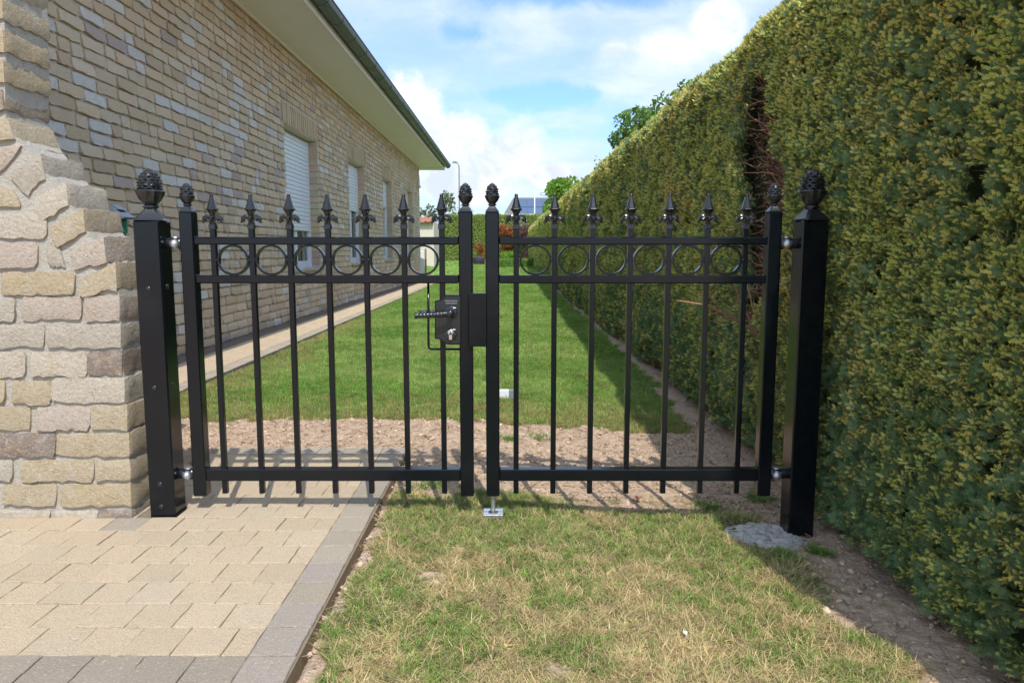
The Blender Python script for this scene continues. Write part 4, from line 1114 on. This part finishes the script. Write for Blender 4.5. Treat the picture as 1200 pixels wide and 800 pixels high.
def add_hedge(n, y0, y1, sc):
    y = RNG.uniform(y0, y1, n); top = htop(y); z = -.03+RNG.random(n)*(top+.03)
    bx = hface(y, z); dep = RNG.random(n)**1.9*.05*np.sqrt(sc)
    g = hgap(y, z); hole = fbm(y*4.4+30, z*6.0, 3) > .79
    keep = ~(g) & ~(hole & (RNG.random(n) < .75))
    # round the top shoulder
    bx = bx+.05*sst(z, top-.1, top)**2
    # deeper where a hole opens, and right behind the cleft
    x = bx+dep+hole*.06
    x, y, z = x[keep], y[keep], z[keep]; m = len(x)
    d = np.stack([np.full(m, -1.), RNG.normal(0, .42, m), RNG.normal(.55, .4, m)+.5*sst(z, htop(y)-.12, htop(y))], -1); d /= np.linalg.norm(d, axis=1)[:, None]
    PX.append(np.stack([x, y, z], -1)); PR.append(d); PS.append(sc*RNG.uniform(.7, 1.15, m))
    pr = .93-.36*(1-sst(z, .15, .9))-.25*sst(fbm(y*3, z*3+4, 3), .5, .65)
    PI_.append(np.where(RNG.random(m) < pr, RNG.integers(0, 5, m), RNG.integers(5, 8, m)))
add_hedge(int(1.75*5600*2.6), .9, 3.5, .58)
add_hedge(int(1.75*3400*2.5), 3.5, 6, .72)
add_hedge(int(1.78*1100*5), 6, 11, 1.05)
add_hedge(int(1.85*900*10), 11, 21, 1.25)
add_hedge(int(1.95*560*19), 21, 40, 1.6)
# top surface
for (a, b, dn, sc) in ((.9, 4, 1500, .62), (4, 10, 500, .9), (10, 22, 300, 1.2), (22, 40, 200, 1.5)):
    m = int((b-a)*.6*dn); y = RNG.uniform(a, b, m); x = HXH+.02+RNG.random(m)*.55; z = htop(y)-RNG.random(m)*.03+(fbm(y*6, x*6, 3)-.5)*.05
    PX.append(np.stack([x, y, z], -1)); d = np.stack([RNG.normal(-.15, .4, m), RNG.normal(0, .4, m), np.ones(m)], -1); d /= np.linalg.norm(d, axis=1)[:, None]
    PR.append(d); PS.append(sc*RNG.uniform(.7, 1.2, m)); PI_.append(RNG.integers(0, 6, m))
P3, D3, SC, ID = np.concatenate(PX), np.concatenate(PR), np.concatenate(PS), np.concatenate(PI_)
# euler that turns +Z onto D with random spin
spin = RNG.normal(0, .5, len(P3))+RNG.choice([0, pi/2], len(P3), p=[.5, .5])
th = np.arccos(np.clip(D3[:, 2], -1, 1)); ph = np.arctan2(D3[:, 1], D3[:, 0])
def rotm(th, ph, sp):
    c, s = np.cos, np.sin; Z = np.zeros_like(th); O = np.ones_like(th)
    Rz = lambda a: np.stack([np.stack([c(a), -s(a), Z], -1), np.stack([s(a), c(a), Z], -1), np.stack([Z, Z, O], -1)], -2)
    Ry = lambda a: np.stack([np.stack([c(a), Z, s(a)], -1), np.stack([Z, O, Z], -1), np.stack([-s(a), Z, c(a)], -1)], -2)
    return Rz(ph) @ Ry(th) @ Rz(sp)
def toeul(Rm): return np.stack([np.arctan2(Rm[:, 2, 1], Rm[:, 2, 2]), -np.arcsin(np.clip(Rm[:, 2, 0], -1, 1)), np.arctan2(Rm[:, 1, 0], Rm[:, 0, 0])], -1)
# sprig mesh has its flat side facing +Y, spin 90 degrees makes the spray lie level
E3 = toeul(rotm(th, ph, spin+pi/2))
scatter('foliage', [M_needle], P3-np.array(HO)[None], E3, SC, np.ones((len(P3), 3)), ID, sprigs, parent=hedge, kind='stuff')
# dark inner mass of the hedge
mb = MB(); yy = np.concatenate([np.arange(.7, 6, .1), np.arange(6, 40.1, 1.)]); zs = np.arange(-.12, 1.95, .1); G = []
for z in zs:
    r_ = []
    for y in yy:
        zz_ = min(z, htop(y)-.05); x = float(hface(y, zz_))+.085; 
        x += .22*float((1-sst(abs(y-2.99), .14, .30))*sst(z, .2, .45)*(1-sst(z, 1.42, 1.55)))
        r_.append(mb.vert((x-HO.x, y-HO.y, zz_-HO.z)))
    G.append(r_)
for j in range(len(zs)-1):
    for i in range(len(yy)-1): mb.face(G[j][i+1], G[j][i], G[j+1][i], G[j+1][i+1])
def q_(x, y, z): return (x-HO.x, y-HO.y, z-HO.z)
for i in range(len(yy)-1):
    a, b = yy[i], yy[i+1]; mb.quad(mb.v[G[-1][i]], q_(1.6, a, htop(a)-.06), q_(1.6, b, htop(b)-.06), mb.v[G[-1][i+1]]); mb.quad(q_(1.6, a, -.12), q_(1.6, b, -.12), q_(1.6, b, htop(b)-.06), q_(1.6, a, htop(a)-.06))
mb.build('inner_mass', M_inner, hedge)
# twigs: in the cleft, and bare branches low down
mb = MB(); rr = random.Random(4)
def wig(p, d, L_, r0):
    pts = [Vector(p)]; d = Vector(d).normalized(); n = 6
    for k in range(n): d = (d+Vector((rr.gauss(0, .22), rr.gauss(0, .22), rr.gauss(0, .2)))).normalized(); pts.append(pts[-1]+d*L_/n)
    mb.tube([v-HO for v in pts], [r0*(1-.8*k/n)+.0004 for k in range(n+1)], 5)
for k in range(230):
    z = rr.uniform(.45, 1.45); c = 2.93+.07*sin(z*5)
    wig((1.09+rr.uniform(-.06, .05), c+rr.uniform(-.16, .14), z), (-.75, rr.uniform(-.9, .9), rr.uniform(-.1, 1.1)), rr.uniform(.08, .2), rr.uniform(.0012, .004))
mbx_ = mb; mb = MB()
for k in range(9000):
    z = rr.uniform(.25, 1.46); y = 2.97+.07*sin(z*5)+rr.gauss(0, .15); x = 1.11-abs(rr.gauss(0, .05))
    d = Vector((rr.gauss(-.6, .5), rr.gauss(0, 1), rr.gauss(0, .8))).normalized(); u = d.orthogonal().normalized(); t = rr.random(); mb.col = (t, t, t); p = Vector((x, y, z))-HO; L_ = rr.uniform(.015, .04)
    mb.face(mb.vert(p-u*.0022), mb.vert(p+u*.0022), mb.vert(p+d*L_))
mb.build('dead_needles', leafmat('dead_yew_needles', (.26, .12, .075), (.55, .31, .2), .2), hedge, kind='stuff'); mb = mbx_
for k in range(8): wig((1.12, 2.95+rr.uniform(-.1, .1), rr.uniform(0, .5)), (-.1, rr.uniform(-.1, .1), 1), .7, .011)
for k in range(40): wig((1.04, 3.1+rr.uniform(-.3, .35), .42+rr.uniform(-.12, .15)), (-.9, rr.uniform(-1, .4), rr.uniform(-.2, .5)), rr.uniform(.1, .2), rr.uniform(.0012, .0028))
for k in range(240): 
    y = rr.uniform(1, 8); z = rr.uniform(0, 1.6); wig((float(hface(y, z))+.09, y, z), (-.8, rr.gauss(0, .4), rr.gauss(.3, .3)), .10, .0016)
mb.build('twigs', M_twig, hedge, smooth=True, kind='stuff')
for k, y in enumerate(np.arange(1.3, 14, .62)):
    mb = MB(); x = 1.22+rr.uniform(-.05, .05); mb.tube([(x-HO.x, y-HO.y, -.06), (x+.02-HO.x, y+.02-HO.y, .5), (x-HO.x, y-.02-HO.y, 1.2)], [.03, .022, .012], 8); mb.build('trunk', M_bark, hedge, smooth=True)

# ------------------------------------------------------------------ other planting
def leafcloud(mb, c, rad, n, ls, r=None, dense=False):
    r = r or rr
    for _ in range(n):
        while True:
            p = Vector((r.uniform(-1, 1), r.uniform(-1, 1), r.uniform(-1, 1)))
            l = p.length
            if l < 1 and (l > .45 or r.random() < .3): break
        p = Vector((p.x*rad[0], p.y*rad[1], p.z*rad[2]))+Vector(c)
        d = Vector((r.gauss(0, 1), r.gauss(0, 1), r.gauss(0, 1))).normalized(); u = d.orthogonal().normalized(); v = d.cross(u); s = ls*r.uniform(.6, 1.3)
        t = r.random(); mb.col = (t, t, t)
        a = mb.vert(p-u*s*.5); b = mb.vert(p+v*s*.28); e = mb.vert(p+u*s*.5); f = mb.vert(p-v*s*.28); mb.face(a, b, e, f)
def tree(name, x, y, z0, clumps, leafm, ls, per, label, cat='tree', trunk_h=None, group=None, limbs=True):
    e = empty(name, (x, y, z0), label, cat, group); mb = MB(); mt = MB(); r = random.Random(int(x*100+y*7))
    for (cx_, cy_, cz_, rx, ry, rz) in clumps:
        leafcloud(mb, (cx_, cy_, cz_), (rx, ry, rz), per, ls, r)
        if limbs:
            th_ = (trunk_h or cz_*.4); mt.tube([(0, 0, 0), (cx_*.15, cy_*.15, th_*.6), (cx_*.6, cy_*.6, (th_+cz_)*.5), (cx_, cy_, cz_+rz*.4)], [.06*ry+.03, .05*ry+.02, .02*ry+.012, .008], 6)
    if limbs: mt.build('trunk', M_bark, e, smooth=True)
    mb.build('crown', leafm, e); return e
r5 = random.Random(5)
def clump(n, cx_, cz_, sx, sz, r0, dy=.5): return [(cx_+r5.uniform(-sx, sx), r5.uniform(-dy, dy), cz_+r5.uniform(-sz, sz), r0*r5.uniform(.7, 1.2), r0, r0*r5.uniform(.6, 1.)) for _ in range(n)]
tree('maple_tree', 3.0, 15.5, 0, clump(16, .0, 2.9, .75, .6, .40)+[(-.25, 0, 3.5, .3, .3, .22), (.15, 0, 3.75, .35, .3, .25), (.6, 0, 4.0, .35, .3, .25), (-.8, 0, 3.05, .25, .25, .2)]+[(-.62, 0, 2.95, .22, .3, .2), (-.7, 0, 2.6, .2, .3, .2), (.1, 0, 3.35, .3, .3, .22), (-.3, 0, 3.2, .2, .2, .2), (.45, 0, 3.5, .2, .2, .18)], M_leaf, .12, 150, 'leafy green tree rising behind the middle of the hedge')
tree('lime_green_tree', 3.0, 32, .1, clump(22, -.1, 2.85, 1.15, .65, .5), M_bright, .17, 330, 'bright yellow green bushy tree behind the far end of the hedge')
e = tree('sapling', 2.35, 21, 0, [(.0, 0, 3.0, .12, .2, .5), (-.12, 0, 2.7, .1, .2, .3), (.3, 0, 2.9, .12, .2, .4), (-.4, 0, 2.3, .15, .2, .3)], M_olive, .09, 26, 'thin sparse sapling poking above the hedge top')
tree('loose_tree', -5.0, 52, .2, clump(16, .2, 3.0, 1.7, 1.3, .65, .8), M_olive, .22, 90, 'loose olive green tree behind the red tiled bungalow')
tree('loose_tree', -9.0, 50, .2, clump(12, 0, 3., 2., 1.3, .9, .8), M_olive, .22, 120, 'olive green tree hidden behind the corner of the brick bungalow')
tree('shrub', -.2, 42, .2, clump(10, -.15, 1.5, .4, .6, .42)+[(-.2, 0, .5, .4, .4, .4), (.2, .1, .4, .4, .4, .4), (0, .2, .8, .4, .4, .4)], M_redleaf, .13, 260, 'orange red leaved shrub in front of the far clipped hedge', 'shrub', limbs=True)
tree('shrub', .85, 41.5, .2, clump(12, 0, 1.15, .5, .85, .42), M_plum, .13, 260, 'dull plum brown shrub in front of the far clipped hedge', 'shrub')
tree('shrub', 1.0, 43, .2, clump(7, .1, 2.15, .7, .2, .35), M_pale, .14, 200, 'pale grey green shrub under the solar panel roof', 'shrub')
tree('shrub', -.05, 36, .1, clump(6, 0, .42, .3, .2, .3), M_bright, .09, 230, 'small fresh green shrub behind the low box hedge', 'shrub', limbs=False)
tree('shrub', -1.75, 42.5, .2, clump(6, 0, .85, .25, .35, .25)+[(0, .1, .3, .3, .3, .35)], M_redleaf, .10, 110, 'small reddish shrub against the far hedge, left of the gate middle', 'shrub', limbs=False)
def boxhedge(name, x0, x1, y0, y1, z0, z1, leafm, n, ls, label, rnd_=0.):
    e = empty(name, ((x0+x1)/2, (y0+y1)/2, z0), label, 'hedge'); mb = MB(); r = random.Random(int(n)); cxx, cyy = (x0+x1)/2, (y0+y1)/2
    for _ in range(n):
        f = r.random(); 
        if f < .8: p = Vector((r.uniform(x0, x1), y0+abs(r.gauss(0, .06)), r.uniform(z0, z1)))
        elif f < .93: p = Vector((r.uniform(x0, x1), r.uniform(y0, y1), z1+r.gauss(0, .03)))
        else: p = Vector((x0+abs(r.gauss(0, .05)), r.uniform(y0, y1), r.uniform(z0, z1)))
        d = Vector((r.gauss(0, .6), -1, r.gauss(.3, .6))).normalized(); u = d.orthogonal().normalized(); u.rotate(Quaternion(d, r.random()*6)); v = d.cross(u); s = ls*r.uniform(.6, 1.3)
        t = r.random(); mb.col = (t, t, t); p -= Vector((cxx, cyy, z0))
        mb.face(mb.vert(p-u*s*.5), mb.vert(p+v*s*.3), mb.vert(p+u*s*.5), mb.vert(p-v*s*.3))
    mb.build('foliage', leafm, e, kind='stuff')
    mb = MB(); mb.box(x0+.08-cxx, x1-.08-cxx, y0+.1-cyy, y1-.1-cyy, -.05, z1-z0-.06); mb.build('inner_mass', M_inner, e); return e
boxhedge('far_hedge', -4.1, 6.5, 44, 45.2, .22, 2.87, M_clip, 30000, .13, 'clipped green hedge closing the far end of the lawn')
boxhedge('box_hedge', -.52, 1.3, 31, 31.5, .06, .44, M_box, 5500, .06, 'low bright green box hedge at the end of the lawn')
mb = MB(); mb.lathe([(.20, 0), (.26, .05), (.28, .3), (.25, .42), (.12, .47)], n=10, mod=lambda a, k: 1+.08*cos(3*a+k)); cv = mb.build('covered_planter', M_purple, None, smooth=True, angle=50); cv.location = (-1.56, 35, .1); cv.scale = (1, 1, .95)
tag(cv, 'dark plum coloured tub standing on the lawn before the far hedge', 'tub')

# ------------------------------------------------------------------ distance
b = empty('tiled_cottage', (-5.0, 33, .1), 'small cream building with a red tiled roof beyond the bungalow corner', 'house')
mb = MB(); mb.box(-4, 1.55, 0, 5, 0, 1.95); mb.build('wall', M_render, b)
mb = MB(); mb.box(-3.9, 1.56, -.012, -.002, .95, 1.0); mb.build('wall_band', M_white, b)
mb = MB()
for k in range(28):
    x0 = -4.2+k*.205
    for r_ in range(4):
        ya = -.25+r_*.5; za = 1.94+r_*.07
        mb.quad((x0, ya, za), (x0+.1, ya, za+.05), (x0+.1, ya+.55, za+.13), (x0, ya+.55, za+.08)); mb.quad((x0+.1, ya, za+.05), (x0+.205, ya, za), (x0+.205, ya+.55, za+.08), (x0+.1, ya+.55, za+.13))
mb.box(-4.2, 1.54, -.2, 2.0, 1.90, 1.925); mb.build('roof', M_tiles, b)
dr = empty('garden_door', (-2.88, 24, .03), 'narrow white door panel with brown wooden posts past the bungalow corner', 'door')
mb = MB(); mb.box(-.10, .06, -.02, .02, 0, .78, .004); mb.build('panel', M_white, dr)
for x in (-.13, .10): mb = MB(); mb.box(x-.025, x+.025, -.04, .04, 0, .84, .004); mb.build('post', M_wood, dr)
# house with solar roof
hs = empty('gabled_house', (3.2, 100, .2), 'distant grey house with solar panels on its roof', 'house')
mb = MB(); mb.box(-3.9, 9, 0, 8, 0, 4.6); mb.build('wall', M_render, hs)
mb = MB(); mb.prism([(-.35, 4.5), (4, 8.3), (8.35, 4.5)], -4.6, 9.5, 'x'); 
mb2 = MB(); mb2.v = []; 
mb2.quad((-4.8, -.4, 4.6), (9.5, -.4, 4.6), (9.5, 4, 7.9), (-3.0, 4, 7.9)); mb2.quad((-3.0, 4, 7.9), (9.5, 4, 7.9), (9.5, 8.4, 4.6), (-4.8, 8.4, 4.6)); mb2.quad((-4.8, 8.4, 4.6), (-4.8, -.4, 4.6), (-3.0, 4, 7.9), (-3.0, 4, 7.9))
mb2.build('roof', flat('grey_slate', (.15, .155, .16), .6, .4, .1, 1), hs)
mb = MB(); mb.box(-4.9, 9.6, -.5, -.38, 4.35, 4.62); mb.build('gutter', M_white, hs)
nrm = Vector((0, -3.3, 4.4)).normalized()
for r_ in range(2):
    for k in range(7):
        mb = MB(); o_ = Vector((-2.2+k*1.05, 0, 0)); t0 = .18+r_*.38; t1 = t0+.36
        P0 = lambda x, t: Vector((x, -.4+4.4*t, 4.6+3.3*t))+nrm*.1
        a = [P0(o_.x, t0), P0(o_.x+1.0, t0), P0(o_.x+1.0, t1), P0(o_.x, t1)]; i = [mb.vert(v) for v in a]; j_ = [mb.vert(v-nrm*.08) for v in a]
        mb.face(*i)
        for q in range(4): mb.face(i[q], j_[q], j_[(q+1) % 4], i[(q+1) % 4])
        mb.build('solar_panel', M_solar, hs)
fr = empty('white_frame', (1.75, 58, .25), 'slim white metal frame with a long rail in front of the distant house', 'frame')
mb = MB(); mb.box(-.04, .04, -.04, .04, 0, 5.2); mb.build('mast', M_white, fr)
mb = MB(); mb.box(-5.6, -.05, -.02, .02, 3.33, 3.38); mb.build('rail', M_white, fr)
mb = MB(); mb.box(.05, 1.9, -.02, .02, 5.02, 5.09); mb.build('arm', M_white, fr)
for x in (.45, .95):
    mb = MB(); mb.box(x, x+.42, -.05, .0, 4.76, 4.80); mb.box(x, x+.42, -.05, 0, 4.98, 5.02); mb.box(x, x+.05, -.05, 0, 4.80, 4.98); mb.box(x+.37, x+.42, -.05, 0, 4.80, 4.98); mb.build('sign_frame', M_grey, fr)
lp = empty('street_lamp', (-4.9, 70, .2), 'tall thin grey street lamp standing beyond the bungalow', 'street lamp')
mb = MB(); mb.tube([(0, 0, 0), (0, 0, 8.4)], [.09, .055], 10); mb.tube([(0, 0, 8.35), (-.12, 0, 8.62), (-.4, 0, 8.72)], .04, 8); mb.build('pole', M_grey, lp, smooth=True, angle=40)
mb = MB(); mb.prism([(-.62, 8.66), (-.2, 8.62), (-.15, 8.74), (-.35, 8.82), (-.6, 8.76)], -.12, .12); mb.build('lamp_head', M_grey, lp)

# ------------------------------------------------------------------ small things
def gpt(px, py, z=-.03): v = ray(px, py); t = (z-EYE)/v.z; return Vector((v.x*t, v.y*t, float(gh(v.x*t, v.y*t))))
p = gpt(594, 467); wbx = empty('small_box', p, 'small white and grey block lying on the lawn behind the gate middle', 'block')
mb = MB(); mb.box(-.042, .012, -.02, .02, 0, .05, .002); mb.build('white_half', M_white, wbx); mb = MB(); mb.box(.0125, .042, -.02, .02, 0, .05, .002); mb.build('grey_half', M_grey, wbx)
def leafobj(name, p, s, m, label, cat, rz):
    mb = MB(); n = 7; L_ = []; R_ = []; c_ = []
    for k in range(n):
        t = k/(n-1); wv = s*.36*sin(pi*min(1, t*.93+.04))**.8; z = .004+s*.25*sin(t*2.6)*.5
        c_.append(mb.vert(((t-.5)*s, 0, z))); L_.append(mb.vert(((t-.5)*s, -wv, z+wv*.5))); R_.append(mb.vert(((t-.5)*s, wv, z+wv*.35)))
    for k in range(n-1): mb.face(L_[k], L_[k+1], c_[k+1], c_[k]); mb.face(c_[k], c_[k+1], R_[k+1], R_[k])
    mb.tube([(-s*.5, 0, .004), (-s*.75, s*.06, .006)], .0008, 5)
    o = mb.build(name, m, None); o.location = p; o.rotation_euler = (.1, .15, rz); return tag(o, label, cat)
M_dryleaf = flat('dry_leaf', (.46, .25, .12), .7, .3, .2, 60); M_redl = flat('red_brown_leaf', (.28, .09, .05), .7, .3, .3, 60)
leafobj('dry_leaf', gpt(1084, 712, -.06)+Vector((0, 0, .012)), .032, M_dryleaf, 'curled orange brown dead leaf on the soil under the hedge', 'leaf', .4)
leafobj('dry_leaf', gpt(748, 586, -.04)+Vector((0, 0, .012)), .035, M_redl, 'dark reddish dead leaf under the bottom rail of the right gate leaf', 'leaf', 1.2)
M_petal = flat('white_petal', (.78, .78, .75), .6, .3)
for (a, b_, s, lb) in ((803, 742, .014, 'small white petal lying in the front grass right of centre'), (365, 752, .012, 'tiny white pebble on the soil beside the paver edge'), (437, 498, .016, 'small white petal on the earth below the lawn edge left of the lock')):
    leafobj('petal', gpt(a, b_)+Vector((0, 0, .014)), s, M_petal, lb, 'petal', a*.1)
# object behind the wall shoulder
tp = empty('garden_fitting', (-1.405, 2.66, 0), 'slate blue roof shaped cap over a green body peeking out behind the brick wall', 'garden fitting')
mb = MB(); mb.prism([(-.048, .912), (.048, .912), (.05, .918), (.012, .948), (-.012, .950), (-.05, .918)], -.04, .04); mb.prism([(-.02, .947), (.03, .944), (.004, .962)], -.025, .025); mb.build('cap', M_bluegrey, tp)
mb = MB(); mb.lathe([(.03, 0), (.03, .86), (.036, .865), (.036, .911)], n=14); mb.build('body', M_green, tp, smooth=True, angle=40)
# green weeds by the right post
wx, wy, wt = [], [], []
for (px_, py_, n, sp) in ((960, 640, 26, .016), (930, 650, 10, .02), (893, 578, 12, .03), (597, 522, 30, .03), (625, 520, 12, .03), (880, 575, 10, .03), (832, 592, 26, .03), (505, 583, 30, .03)):
    q = gpt(px_, py_, -.05)
    for _ in range(n): wx.append(q.x+rr.gauss(0, sp)); wy.append(q.y+rr.gauss(0, sp)); 
wx, wy = np.array(wx), np.array(wy); nn = len(wx)
scatter('weeds', [M_blade], np.stack([wx, wy, gh(wx, wy)], -1), np.stack([np.zeros(nn), np.zeros(nn), RNG.uniform(0, 6, nn)], -1), RNG.uniform(.8, 1.5, nn), np.array([[.16, .32, .05]])*RNG.uniform(.7, 1.2, (nn, 1)), RNG.integers(0, 4, nn), up_, label='fresh green grass tufts sprouting from the bare earth and by the right post', cat='weeds', kind='stuff')
print('objects', len(bpy.data.objects))
